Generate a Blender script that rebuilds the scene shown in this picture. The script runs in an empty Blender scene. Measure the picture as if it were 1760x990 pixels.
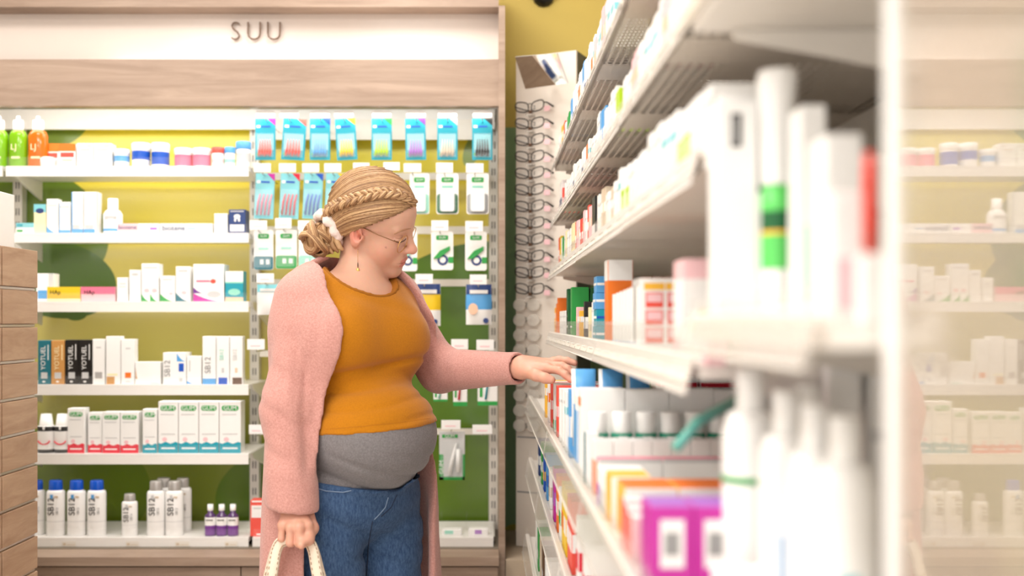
import bpy, math, random
import numpy as np
from mathutils import Vector, Matrix
random.seed(7)
rng = np.random.default_rng(7)
sc = bpy.context.scene
COL = sc.collection

# ------------------------------------------------------------------ camera, world, lights, exposure
H, FPX, VX, VY = 1.25, 1711.0, 838.0, 553.0      # camera height, focal length in px, vanishing point of the rack
cam = bpy.data.cameras.new('camera'); camo = bpy.data.objects.new('camera', cam); COL.objects.link(camo)
camo.location = (0, 0, H); camo.rotation_euler = (math.pi / 2, 0, 0)
cam.sensor_width = 36; cam.lens = 36 * FPX / 1760
cam.shift_x = (880 - VX) / 1760; cam.shift_y = (VY - 495) / 1760
cam.clip_start = 0.02
cam.dof.use_dof = True; cam.dof.focus_distance = 2.45; cam.dof.aperture_fstop = 2.0
sc.camera = camo
w = bpy.data.worlds.new('world'); sc.world = w; w.use_nodes = True
w.node_tree.nodes['Background'].inputs[0].default_value = (1.0, 0.985, 0.965, 1)
w.node_tree.nodes['Background'].inputs[1].default_value = 2.6
def area(name, loc, size, power, color=(1, .965, .93), rot=(0, 0, 0), sy=None, shape='RECTANGLE'):
    l = bpy.data.lights.new(name, 'AREA'); l.shape = shape; l.size = size; l.size_y = sy or size
    l.energy = power; l.color = color
    o = bpy.data.objects.new(name, l); COL.objects.link(o); o.location = loc; o.rotation_euler = rot
    return o
CEIL = 2.95
LAMPS = [(-1.55, 2.35), (-0.3, 2.75), (-1.55, .9), (-0.45, .9), (-0.5, -0.6), (-1.6, -0.6)]
for i, (x, y) in enumerate(LAMPS):
    area('ceiling_lamp_light', (x, y, CEIL - .07), .62, 25, shape='DISK')
area('canopy_light', (-.85, 3.47, 1.985), 1.75, 4.0, (1, .97, .92), (math.radians(45), 0, 0), .05)
area('sign_light', (-.66, 3.475, 2.14), 1.3, .7, (1, .95, .9), (math.radians(180), 0, 0), .04)
sc.view_settings.view_transform = 'Standard'; sc.view_settings.look = 'None'
sc.view_settings.exposure = -0.6; sc.view_settings.gamma = 1.0
sc.view_settings.use_curve_mapping = False
sc.cycles.max_bounces = 8; sc.cycles.transparent_max_bounces = 16

# ------------------------------------------------------------------ helpers
def at(px, py, Y):
    return Vector(((px - VX) * Y / FPX, Y, H - (py - VY) * Y / FPX))
def zx(py, Y): return H - (py - VY) * Y / FPX
def xx(px, Y): return (px - VX) * Y / FPX
def lin(c):
    c = c / 255
    return c / 12.92 if c <= .04045 else ((c + .055) / 1.055) ** 2.4
def rgb(r, g, b): return (lin(r), lin(g), lin(b), 1)
MATS = {}
def mat(name, col, rough=.5, var=.04, scale=40., metal=0, bump=0, bscale=200, trans=0, emit=0, spec=.5, sheen=0, alpha=1):
    if name in MATS: return MATS[name]
    m = bpy.data.materials.new(name); MATS[name] = m; m.use_nodes = True
    nt = m.node_tree; b = nt.nodes['Principled BSDF']
    c = rgb(*col)
    b.inputs['Roughness'].default_value = rough; b.inputs['Metallic'].default_value = metal
    b.inputs['Specular IOR Level'].default_value = spec
    b.inputs['Transmission Weight'].default_value = trans
    if alpha < 1: b.inputs['Alpha'].default_value = alpha
    if sheen: b.inputs['Sheen Weight'].default_value = sheen
    tc = nt.nodes.new('ShaderNodeTexCoord')
    n = nt.nodes.new('ShaderNodeTexNoise'); n.inputs['Scale'].default_value = scale; n.inputs['Detail'].default_value = 3
    nt.links.new(tc.outputs['Object'], n.inputs['Vector'])
    mx = nt.nodes.new('ShaderNodeMixRGB'); mx.blend_type = 'MIX'
    mx.inputs[1].default_value = tuple(v * (1 - var) for v in c[:3]) + (1,)
    mx.inputs[2].default_value = tuple(min(1, v * (1 + var)) for v in c[:3]) + (1,)
    nt.links.new(n.outputs['Fac'], mx.inputs[0]); nt.links.new(mx.outputs[0], b.inputs['Base Color'])
    if bump:
        n2 = nt.nodes.new('ShaderNodeTexNoise'); n2.inputs['Scale'].default_value = bscale; n2.inputs['Detail'].default_value = 4
        nt.links.new(tc.outputs['Object'], n2.inputs['Vector'])
        bp = nt.nodes.new('ShaderNodeBump'); bp.inputs['Strength'].default_value = bump; bp.inputs['Distance'].default_value = .003
        nt.links.new(n2.outputs['Fac'], bp.inputs['Height']); nt.links.new(bp.outputs['Normal'], b.inputs['Normal'])
    if emit:
        b.inputs['Emission Color'].default_value = c; b.inputs['Emission Strength'].default_value = emit
    return m
def wood_mat(name, c1, c2, sx=1.2, sy=14, sz=30, rough=.5):
    m = bpy.data.materials.new(name); MATS[name] = m; m.use_nodes = True
    nt = m.node_tree; b = nt.nodes['Principled BSDF']; b.inputs['Roughness'].default_value = rough
    tc = nt.nodes.new('ShaderNodeTexCoord'); mp = nt.nodes.new('ShaderNodeMapping')
    mp.inputs['Scale'].default_value = (sx, sy, sz); nt.links.new(tc.outputs['Object'], mp.inputs[0])
    n = nt.nodes.new('ShaderNodeTexNoise'); n.inputs['Scale'].default_value = 2.2; n.inputs['Detail'].default_value = 8
    n.inputs['Roughness'].default_value = .65; n.inputs['Distortion'].default_value = .6
    nt.links.new(mp.outputs[0], n.inputs['Vector'])
    r = nt.nodes.new('ShaderNodeValToRGB'); r.color_ramp.elements[0].position = .32; r.color_ramp.elements[1].position = .68
    r.color_ramp.elements[0].color = rgb(*c1); r.color_ramp.elements[1].color = rgb(*c2)
    nt.links.new(n.outputs['Fac'], r.inputs[0]); nt.links.new(r.outputs[0], b.inputs['Base Color'])
    return m
def glass_mat(name, col=(250, 250, 248), op=.25, rough=.08):
    """clear plastic: part see-through, part glossy"""
    if name in MATS: return MATS[name]
    m = bpy.data.materials.new(name); MATS[name] = m; m.use_nodes = True
    nt = m.node_tree; b = nt.nodes['Principled BSDF']; b.inputs['Base Color'].default_value = rgb(*col)
    b.inputs['Roughness'].default_value = rough
    t = nt.nodes.new('ShaderNodeBsdfTransparent'); mx = nt.nodes.new('ShaderNodeMixShader')
    n = nt.nodes.new('ShaderNodeTexNoise'); n.inputs['Scale'].default_value = 9
    r = nt.nodes.new('ShaderNodeMapRange'); r.inputs[3].default_value = op * .8; r.inputs[4].default_value = op * 1.2
    nt.links.new(n.outputs['Fac'], r.inputs[0]); nt.links.new(r.outputs[0], mx.inputs[0])
    nt.links.new(t.outputs[0], mx.inputs[1]); nt.links.new(b.outputs[0], mx.inputs[2])
    nt.links.new(mx.outputs[0], nt.nodes['Material Output'].inputs[0])
    return m

def link(o, parent=None):
    COL.objects.link(o)
    if parent is not None: o.parent = parent
    return o
def tag(o, label, cat, group=None, kind=None):
    if label: o['label'] = label
    if cat: o['category'] = cat
    if group: o['group'] = group
    if kind: o['kind'] = kind
    return o
def empty(name, loc=(0, 0, 0), label=None, cat=None, group=None):
    o = bpy.data.objects.new(name, None); COL.objects.link(o); o.location = loc; o.empty_display_size = .02
    tag(o, label, cat, group); return o
class MB:
    def __init__(s): s.v = []; s.f = []; s.m = []; s.sm = []
    def add(s, vs, fs, mi=0, smooth=False):
        o = len(s.v); s.v += [tuple(v) for v in vs]
        for f in fs: s.f.append(tuple(i + o for i in f)); s.m.append(mi); s.sm.append(smooth)
        return s
    def box(s, a, b, mi=0, ch=0):
        x0, y0, z0 = a; x1, y1, z1 = b
        if ch <= 0:
            return s.add([(x0,y0,z0),(x1,y0,z0),(x1,y1,z0),(x0,y1,z0),(x0,y0,z1),(x1,y0,z1),(x1,y1,z1),(x0,y1,z1)],
                  [(0,3,2,1),(4,5,6,7),(0,1,5,4),(1,2,6,5),(2,3,7,6),(3,0,4,7)], mi)
        c = ch; V = []; idx = {}
        for sx in (0, 1):
            for sy in (0, 1):
                for sz in (0, 1):
                    X = (x0, x1)[sx]; Y = (y0, y1)[sy]; Z = (z0, z1)[sz]
                    dx = c * (1 - 2*sx); dy = c * (1 - 2*sy); dz = c * (1 - 2*sz)
                    idx[sx,sy,sz,'x'] = len(V); V.append((X, Y+dy, Z+dz))
                    idx[sx,sy,sz,'y'] = len(V); V.append((X+dx, Y, Z+dz))
                    idx[sx,sy,sz,'z'] = len(V); V.append((X+dx, Y+dy, Z))
        F = []
        for d in (0, 1):
            F.append([idx[d,a,b,'x'] for a, b in ((0,0),(1,0),(1,1),(0,1))][::(1 if d else -1)])
            F.append([idx[a,d,b,'y'] for a, b in ((0,0),(1,0),(1,1),(0,1))][::(-1 if d else 1)])
            F.append([idx[a,b,d,'z'] for a, b in ((0,0),(1,0),(1,1),(0,1))][::(1 if d else -1)])
        for a in (0, 1):
            for b in (0, 1):
                F.append([idx[0,a,b,'y'], idx[1,a,b,'y'], idx[1,a,b,'z'], idx[0,a,b,'z']])
                F.append([idx[a,0,b,'x'], idx[a,1,b,'x'], idx[a,1,b,'z'], idx[a,0,b,'z']])
                F.append([idx[a,b,0,'x'], idx[a,b,1,'x'], idx[a,b,1,'y'], idx[a,b,0,'y']])
                for e in (0, 1): F.append([idx[a,b,e,'x'], idx[a,b,e,'y'], idx[a,b,e,'z']])
        return s.add(V, F, mi)
    def lathe(s, prof, n=20, c=(0, 0, 0), mi=0, sq=1.0, mis=None, smooth=True):
        """prof: list of (r,z); closed caps where r==0; sq squashes y"""
        V = []; F = []
        for r, z in prof:
            for k in range(n):
                t = 2 * math.pi * k / n; V.append((c[0] + r*math.cos(t), c[1] + r*sq*math.sin(t), c[2] + z))
        for i in range(len(prof) - 1):
            for k in range(n):
                F.append((i*n+k, i*n+(k+1) % n, (i+1)*n+(k+1) % n, (i+1)*n+k))
        o = len(s.v); s.v += V
        for q, f in enumerate(F):
            s.f.append(tuple(i + o for i in f)); s.m.append(mis[q // n] if mis else mi); s.sm.append(smooth)
        s.f.append(tuple(o + k for k in range(n))[::-1]); s.m.append(mis[0] if mis else mi); s.sm.append(False)
        b = o + (len(prof) - 1) * n
        s.f.append(tuple(b + k for k in range(n))); s.m.append(mis[-1] if mis else mi); s.sm.append(False)
        return s
    def tube(s, path, r, n=8, mi=0, closed=False, sq=1.0, up=None):
        P = [Vector(p) for p in path]; N = len(P); rr = r if hasattr(r, '__len__') else [r] * N
        T = []
        for i in range(N):
            a = P[(i-1) % N] if (closed or i > 0) else P[i]; b = P[(i+1) % N] if (closed or i < N-1) else P[i]
            d = (b - a); T.append(d.normalized() if d.length > 1e-9 else Vector((0, 0, 1)))
        u = Vector(up) if up else (Vector((0, 0, 1)) if abs(T[0].z) < .9 else Vector((1, 0, 0)))
        V = []; F = []
        for i in range(N):
            if up: u = Vector(up)
            u = (u - T[i] * u.dot(T[i])); u = u.normalized() if u.length > 1e-6 else T[i].orthogonal().normalized()
            w_ = T[i].cross(u)
            for k in range(n):
                t = 2 * math.pi * k / n
                V.append(P[i] + u * (math.cos(t) * rr[i] * sq) + w_ * (math.sin(t) * rr[i]))
        M = N if closed else N - 1
        for i in range(M):
            for k in range(n):
                j = (i + 1) % N
                F.append((i*n+k, i*n+(k+1) % n, j*n+(k+1) % n, j*n+k))
        if not closed: F.append(tuple(range(n))[::-1]); F.append(tuple((N-1)*n + k for k in range(n)))
        return s.add(V, F, mi, True)
    def prism(s, poly, y0, y1, mi=0):
        """polygon in (x,z) extruded along y from y0 (front) to y1"""
        n = len(poly); V = [(x, y0, z) for x, z in poly] + [(x, y1, z) for x, z in poly]
        F = [tuple(range(n)), tuple(range(n, 2*n))[::-1]] + [(i, i+n, (i+1) % n + n, (i+1) % n) for i in range(n)]
        return s.add(V, F, mi)
    def prism_x(s, poly, x0, x1, mi=0):
        n = len(poly); V = [(x0, y, z) for y, z in poly] + [(x1, y, z) for y, z in poly]
        F = [tuple(range(n)), tuple(range(n, 2*n))[::-1]] + [(i, i+n, (i+1) % n + n, (i+1) % n) for i in range(n)]
        return s.add(V, F, mi)
    def build(s, name, mats, parent=None, loc=None):
        me = bpy.data.meshes.new(name); me.from_pydata(s.v, [], s.f)
        if not isinstance(mats, (list, tuple)): mats = [mats]
        for m in mats: me.materials.append(m)
        me.polygons.foreach_set('material_index', s.m); me.polygons.foreach_set('use_smooth', s.sm)
        me.validate(); me.update()
        o = bpy.data.objects.new(name, me); link(o, parent)
        if loc is not None: o.location = loc
        return o
FONTC = {}
def text(body, size, loc, m, parent=None, roty=0, name='lettering', sx=1.0, align='CENTER', ext=.0003, rot=None, off=0):
    key = (body, round(size, 4), m.name, align, ext, off)
    if key not in FONTC:
        c = bpy.data.curves.new(name, 'FONT'); c.body = body; c.size = size; c.extrude = ext; c.offset = off
        c.align_x = align; c.align_y = 'CENTER'; c.resolution_u = 3; c.materials.append(m)
        t_o = bpy.data.objects.new(name, c); me = bpy.data.meshes.new_from_object(t_o); bpy.data.objects.remove(t_o); bpy.data.curves.remove(c)
        me.name = name; FONTC[key] = me
    o = bpy.data.objects.new(name, FONTC[key]); link(o, parent); o.location = loc
    o.rotation_euler = rot if rot else (math.pi / 2, -roty, 0)
    if rot is None and roty: o.rotation_euler = Matrix.Rotation(-roty, 3, 'Y').to_4x4().to_3x3().__matmul__(Matrix.Rotation(math.pi/2, 3, 'X')).to_euler()
    o.scale = (sx, 1, 1); return o
def dup(o, parent=None, loc=None, label=None):
    c = o.copy(); COL.objects.link(c); c.parent = parent
    if loc is not None: c.location = loc
    if label: c['label'] = label
    for ch in list(o.children): dup(ch, c)
    return c
ORD = ['first','second','third','fourth','fifth','sixth','seventh','eighth','ninth','tenth','eleventh','twelfth','thirteenth','fourteenth','fifteenth','sixteenth','seventeenth','eighteenth','nineteenth','twentieth']
TENS = ['','','twenty','thirty','forty','fifty','sixty','seventy']
def ordw(i):
    if i < 20: return ORD[i]
    n = i + 1; t = TENS[n // 10]
    return (t[:-1] + 'ieth') if n % 10 == 0 else t + '-' + ORD[n % 10 - 1]

# ------------------------------------------------------------------ palette
WHITE = mat('white_card', (246, 245, 243), .45, .02)
SHELFW = mat('white_enamel', (244, 241, 237), .35, .02)
CREAMW = mat('cream_plastic', (238, 232, 222), .4, .02)
C = dict(
 teal=(14,156,176), dteal=(30,110,125), ltl=(130,205,215), red=(226,24,56), coral=(236,84,70), orange=(240,120,28), yellow=(238,200,32), lime=(178,214,20), green=(40,160,70),
 dgreen=(14,96,48), blue=(20,84,190), lblue=(90,165,225), navy=(36,62,120), purple=(120,60,150), magenta=(196,44,160), pink=(238,120,150), lpink=(246,200,205),
 black=(28,25,24), grey=(150,150,150), lgrey=(205,205,205), gold=(206,150,84), cream=(250,238,190), brown=(96,68,48), beige=(214,196,172), mint=(150,220,200), peach=(248,200,170), silver=(176,172,170), violet=(170,110,200), amber=(250,190,60))
def P(k):
    if k == 'white': return WHITE
    return mat('ink_' + k, C[k], .4, .03)
# ------------------------------------------------------------------ room
WOOD = wood_mat('oak_laminate', (142, 119, 102), (174, 151, 133), 1.0, 3, 11)
WOODR = wood_mat('slat_oak', (168, 134, 108), (196, 164, 136), 3, 2.0, 12)
FLOORM = wood_mat('floor_vinyl', (212, 203, 192), (226, 218, 208), 1, 8, 1)
def wall_paint():
    m = bpy.data.materials.new('two_tone_paint'); m.use_nodes = True; nt = m.node_tree; b = nt.nodes['Principled BSDF']
    b.inputs['Roughness'].default_value = .6
    tc = nt.nodes.new('ShaderNodeTexCoord'); sp = nt.nodes.new('ShaderNodeSeparateXYZ'); nt.links.new(tc.outputs['Object'], sp.inputs[0])
    g = nt.nodes.new('ShaderNodeMath'); g.operation = 'GREATER_THAN'; g.inputs[1].default_value = zx(219, 3.9); nt.links.new(sp.outputs['Z'], g.inputs[0])
    mx = nt.nodes.new('ShaderNodeMixRGB'); mx.inputs[1].default_value = rgb(150, 182, 134); mx.inputs[2].default_value = rgb(226, 200, 104)
    nt.links.new(g.outputs[0], mx.inputs[0])
    # a round yellow printed spot low on the green part
    vd = nt.nodes.new('ShaderNodeVectorMath'); vd.operation = 'DISTANCE'; vd.inputs[1].default_value = (xx(884, 3.9), 3.9, zx(925, 3.9))
    nt.links.new(tc.outputs['Object'], vd.inputs[0])
    lt = nt.nodes.new('ShaderNodeMath'); lt.operation = 'LESS_THAN'; lt.inputs[1].default_value = .055; nt.links.new(vd.outputs['Value'], lt.inputs[0])
    m2 = nt.nodes.new('ShaderNodeMixRGB'); m2.inputs[2].default_value = rgb(182, 172, 70); nt.links.new(lt.outputs[0], m2.inputs[0]); nt.links.new(mx.outputs[0], m2.inputs[1])
    nt.links.new(m2.outputs[0], b.inputs['Base Color']); return m
def struct(name, mb, m): 
    o = mb.build(name, m); o['kind'] = 'structure'; return o
PLASTER = mat('plaster_white', (238, 234, 228), .8, .02, 8)
struct('wall_back', MB().box((-3.2, 3.9, 0), (1.0, 4.0, CEIL)), wall_paint())
struct('wall_right', MB().box((.66, -2.4, 0), (.76, 3.9, CEIL)), PLASTER)
struct('wall_left', MB().box((-3.3, -2.4, 0), (-3.2, 3.9, CEIL)), PLASTER)
struct('floor', MB().box((-3.3, -2.4, -.1), (1.0, 4.0, 0)), FLOORM)
struct('ceiling', MB().box((-3.3, -2.4, CEIL), (1.0, 4.0, CEIL + .1)), PLASTER)
LAMPM = mat('lamp_diffuser', (255, 246, 232), .5, .01, emit=5)
for i, (x, y) in enumerate(LAMPS):
    pos = ['above the wall shelving, left one', 'above the woman', 'over the middle of the aisle, left one', 'over the middle of the aisle, right one', 'near the entrance, right one', 'near the entrance, left one'][i]
    r = empty('ceiling_lamp', (x, y, CEIL), 'round white ceiling lamp ' + pos, 'lamp', 'round ceiling lamps')
    MB().lathe([(.36, -.05), (.37, -.03), (.37, 0)], 32).build('rim', SHELFW, r)
    MB().lathe([(.33, -.055), (.34, -.045)], 32).build('diffuser', LAMPM, r)

# ------------------------------------------------------------------ left wall shelving unit
def panel_print():
    """printed leaf graphic of the back panel: yellow and green shapes with clean edges"""
    m = bpy.data.materials.new('leaf_print'); m.use_nodes = True; nt = m.node_tree; b = nt.nodes['Principled BSDF']
    b.inputs['Roughness'].default_value = .22
    tc = nt.nodes.new('ShaderNodeTexCoord'); sp = nt.nodes.new('ShaderNodeSeparateXYZ'); nt.links.new(tc.outputs['Object'], sp.inputs[0])
    YB = 3.78
    def ell(px, py, rx, ry, rot=0):
        mp = nt.nodes.new('ShaderNodeMapping'); mp.vector_type = 'TEXTURE'
        mp.inputs['Location'].default_value = (xx(px, YB), 0, zx(py, YB)); mp.inputs['Rotation'].default_value = (0, math.radians(rot), 0)
        mp.inputs['Scale'].default_value = (rx * YB / FPX, 1e6, ry * YB / FPX); nt.links.new(tc.outputs['Object'], mp.inputs[0])
        l = nt.nodes.new('ShaderNodeVectorMath'); l.operation = 'LENGTH'; nt.links.new(mp.outputs[0], l.inputs[0])
        c = nt.nodes.new('ShaderNodeMath'); c.operation = 'LESS_THAN'; c.inputs[1].default_value = 1; nt.links.new(l.outputs['Value'], c.inputs[0])
        return c.outputs[0]
    def over(base, mask, col):
        mx = nt.nodes.new('ShaderNodeMixRGB'); nt.links.new(mask, mx.inputs[0]); mx.inputs[2].default_value = rgb(*col)
        if isinstance(base, tuple): mx.inputs[1].default_value = base
        else: nt.links.new(base, mx.inputs[1])
        return mx.outputs[0]
    r = nt.nodes.new('ShaderNodeValToRGB'); mr = nt.nodes.new('ShaderNodeMapRange')
    mr.inputs[1].default_value = zx(950, YB); mr.inputs[2].default_value = zx(180, YB); nt.links.new(sp.outputs['Z'], mr.inputs[0]); nt.links.new(mr.outputs[0], r.inputs[0])
    e = r.color_ramp.elements; e[0].position = 0; e[0].color = rgb(122, 138, 48); e[1].position = 1; e[1].color = rgb(240, 222, 56)
    for p_, cc in ((.22, (130, 142, 52)), (.36, (186, 178, 92)), (.56, (216, 202, 112)), (.78, (230, 212, 84))):
        q = e.new(p_); q.color = rgb(*cc)
    base = r.outputs[0]
    base = over(base, ell(70, 390, 122, 95, 28), (104, 130, 44))
    base = over(base, ell(95, 480, 106, 66, 10), (84, 114, 46))
    base = over(base, ell(60, 215, 96, 50, -10), (126, 150, 56))
    base = over(base, ell(60, 860, 200, 120, -8), (104, 126, 30))
    base = over(base, ell(800, 640, 260, 210, -32), (92, 128, 44))
    base = over(base, ell(700, 860, 330, 140, 0), (92, 122, 32))
    base = over(base, ell(812, 258, 14, 30, 20), (150, 172, 96))
    base = over(base, ell(130, 535, 22, 16, 0), (84, 114, 46))
    nt.links.new(base, b.inputs['Base Color']); return m
unit = empty('wall_shelving_unit', (-.85, 3.6, 0), 'oak framed wall shelving unit with white shelves and leaf printed back panel', 'shelving')
def part(mb, name, m, parent):
    o = mb.build(name, m); o.parent = parent; o.matrix_parent_inverse = parent.matrix_basis.inverted() if parent.parent is None else Matrix(); return o
def ub(name, a, b, m, parent=None, mi=0, ch=0):
    """world-space box as a part of the wall unit"""
    p = parent or unit
    off = Vector(unit.location)
    o = MB().box(Vector(a) - off, Vector(b) - off, mi, ch).build(name, m); o.parent = p; return o
bp = MB().box((-3.0, 3.78, .42), (.035, 3.80, 2.1)).build('back_panel', panel_print()); bp.parent = unit; bp.location = -Vector(unit.location)
STEEL = mat('upright_steel', (226, 222, 214), .35, .03, metal=.1)
SLOT = mat('slot_dark', (40, 38, 36), .8)
def upright(px):
    X = xx(px, 3.74); off = Vector(unit.location)
    o = MB().box((X-.017, 3.74, .42), (X+.017, 3.778, 2.06)).build('upright', STEEL); o.parent = unit; o.location = -off
    s = MB(); z = .5
    while z < 2.04:
        for dx in (-.0065, .0035): s.box((X+dx, 3.7394, z), (X+dx+.0035, 3.741, z+.026))
        z += .05
    q = s.build('slots', SLOT, o); q['kind'] = 'stuff'
for px in (30, 437, 848): upright(px)
UZ = {}
WFRONT = 3.45
LEDM = mat('led_strip', (255, 244, 232), .5, .01, emit=2.2)
def wshelf(key, ytop, ybot, X0, X1, led=0):
    z1, z0 = zx(ytop, WFRONT), zx(ybot, WFRONT); UZ[key] = z1
    s = ub('shelf', (X0, WFRONT + .004, z1 - .016), (X1, 3.735, z1), SHELFW)
    ub('front_lip', (X0, WFRONT, z0), (X1, WFRONT + .006, z1 - .0005), SHELFW, s)
    ub('acrylic_lip', (X0 + .003, WFRONT - .003, z1 - .01), (X1 - .003, WFRONT - .001, z1 + .03), glass_mat('clear_acrylic', op=.035), s)
    if led:
        xm = (X0 + X1)/2
        ub('led_strip', (X0 + .03, WFRONT + .012, z1 - .0195), (X1 - .03, WFRONT + .02, z1 - .0165), LEDM, s)
        area('shelf_light', (xm, WFRONT + .017, z1 - .021), X1 - X0 - .08, led, (1, .97, .93), (math.radians(24), 0, 0), .008)
    for X in (X0 - .006, X1 + .001):
        off = Vector(unit.location)
        b = MB().prism_x([(3.739, z1 - .002), (3.739, z1 - .085), (3.70, z1 - .075), (WFRONT + .05, z1 - .02), (WFRONT + .03, z1 - .002)], X, X + .004).build('bracket', STEEL, s); b.location = -off
    return s
XL, XR = xx(10, WFRONT), xx(427, WFRONT)
wshelf('s1', 285, 303, XL, XR, .9); wshelf('s2', 400, 417, XL, XR, .9); wshelf('s3', 518, 536, XL, XR, .9)
wshelf('s4', 661, 679, XL, XR, .5); wshelf('s5', 780, 798, XL, XR, .3); wshelf('s6', 924, 942, XL, XR)
wshelf('s6r', 924, 942, XR + .014, xx(848, WFRONT))
wshelf('s1l', 285, 303, -2.52, XL - .012)
# canopy, sign box, side, base
YF = 3.42
ub('canopy_board', (-3.0, YF, zx(182, YF)), (xx(857, YF), YF + .03, zx(102, YF)), WOOD)
ub('top_board', (-3.0, YF, zx(12, YF)), (xx(857, YF), 3.79, zx(12, YF) + .2), WOOD)
ub('side_panel', (xx(857, YF) , YF - .015, .36), (xx(868, YF), 3.8, zx(12, YF)), WOOD)
ub('header_rail', (-3.0, 3.70, zx(222, 3.7)), (xx(850, 3.7), 3.715, zx(188, 3.7)), SHELFW)
ub('header_rail', (xx(446, 3.7), 3.69, zx(240, 3.69)), (xx(841, 3.69), 3.70, zx(205, 3.69)), CREAMW)
ub('canopy_floor', (-3.0, YF + .03, zx(182, YF) + .06), (xx(857, YF), 3.78, zx(182, YF) + .075), SHELFW)
ub('base_top', (-3.0, 3.30, zx(973, 3.3)), (xx(857, 3.4), 3.80, zx(958, 3.3)), WOOD)
ub('gap_shade_strip', (-3.0, 3.42, zx(956, 3.42) - .005), (xx(857, 3.42), 3.78, zx(943, 3.42)), mat('gap_shade', (120, 110, 96), .6))  # dark strip filling the gap under the bottom shelf, shade put into its colour
for a, b in ((-3.0, -1.73), (-1.726, xx(413, 3.32)), (xx(413, 3.32) + .004, xx(857, 3.32) - .003)):
    ub('drawer_front', (a, 3.32, .08), (b, 3.345, zx(975, 3.32)), WOOD)
ub('base_body', (-3.0, 3.35, 0), (xx(857, 3.35), 3.8, zx(976, 3.35)), WOOD)
sign = empty('illuminated_sign', (-.66, 3.5, 2.15), 'glossy white back-lit sign band reading SUU above the shelving', 'sign')
SIGNM = mat('sign_white', (216, 203, 194), .18, .01)
o = MB().box((-2.4, 0, -.05), (xx(857, 3.5) + .66, .02, .22)).build('sign_face', SIGNM, sign)
MB().box((xx(150, 3.47) + .66, -.035, -.024), (xx(852, 3.47) + .66, -.015, -.016)).build('led_strip', LEDM, sign)
BRONZE = mat('letter_bronze', (104, 80, 63), .4, .05, metal=.3)
for ch, px in (('S', 405), ('U', 437), ('U', 471)):
    t = text(ch, .096, (xx(px, 3.49) + .66, -.012, zx(55.5, 3.49) - 2.15), BRONZE, sign, name='letter', ext=.004, sx=.9, off=-.0019)
# base block behind the glasses stand
bs = MB().box((-.338, -.16, 0), (.25, .33, .437)).build('low_plinth', mat('plinth_beige', (186, 168, 146), .6), None, (.4, 3.55, 0))
tag(bs, 'low beige plinth under the eyeglasses stand', 'plinth')
dc = empty('dome_camera', (xx(935, 3.86), 3.9, zx(-6, 3.86)), 'black dome on the yellow wall above the eyeglasses stand', 'camera')
MB().lathe([(.0, -.03), (.02, -.026), (.036, -.012), (.042, .005)], 20).build('dome', P('black'), dc)
MB().lathe([(.05, .005), (.05, .02)], 20).build('mount', P('grey'), dc)

# ------------------------------------------------------------------ slatwall gondola at the left edge
gon = empty('slatwall_gondola', (-1.6, 2.6, 0), 'oak slat-wall gondola end at the left edge of the picture', 'gondola')
GX = -1.288
ALU = mat('slat_aluminium', (225, 215, 205), .3, .03, metal=.4)
def gb(name, a, b, m, parent=None):
    off = Vector(gon.location); o = MB().box(Vector(a) - off, Vector(b) - off, 0, .0012).build(name, m); o.parent = parent or gon; return o
gb('core', (-2.0, 1.7, 0), (GX - .018, 2.848, 1.44), mat('gondola_core', (150, 128, 110), .7))
zt = 1.452
gz = [zx(y, 2.85) for y in (498, 559.5, 619, 680, 739, 797, 858, 918, 978, 1038, 1098, 1158, 1218)]
for i, z in enumerate(gz):
    a = z + .005
    for (y0, y1) in ((2.646, 2.85), (1.7, 2.638)):
        s = gb('slat', (GX - .018, y0, a), (GX, y1, zt), WOODR)
        gb('groove_insert', (GX - .017, y0 + .001, z - .004), (GX - .007, y1 - .001, z + .0045), ALU, s)
    zt = z - .005
cd = MB().box((-.25, -.3, 0), (.0, .06, .152), 0, .002).build('white_display_carton', WHITE, None, (xx(25, 2.79), 2.73, 1.453))
tag(cd, 'plain white display carton on top of the slat-wall gondola', 'carton')

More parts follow.
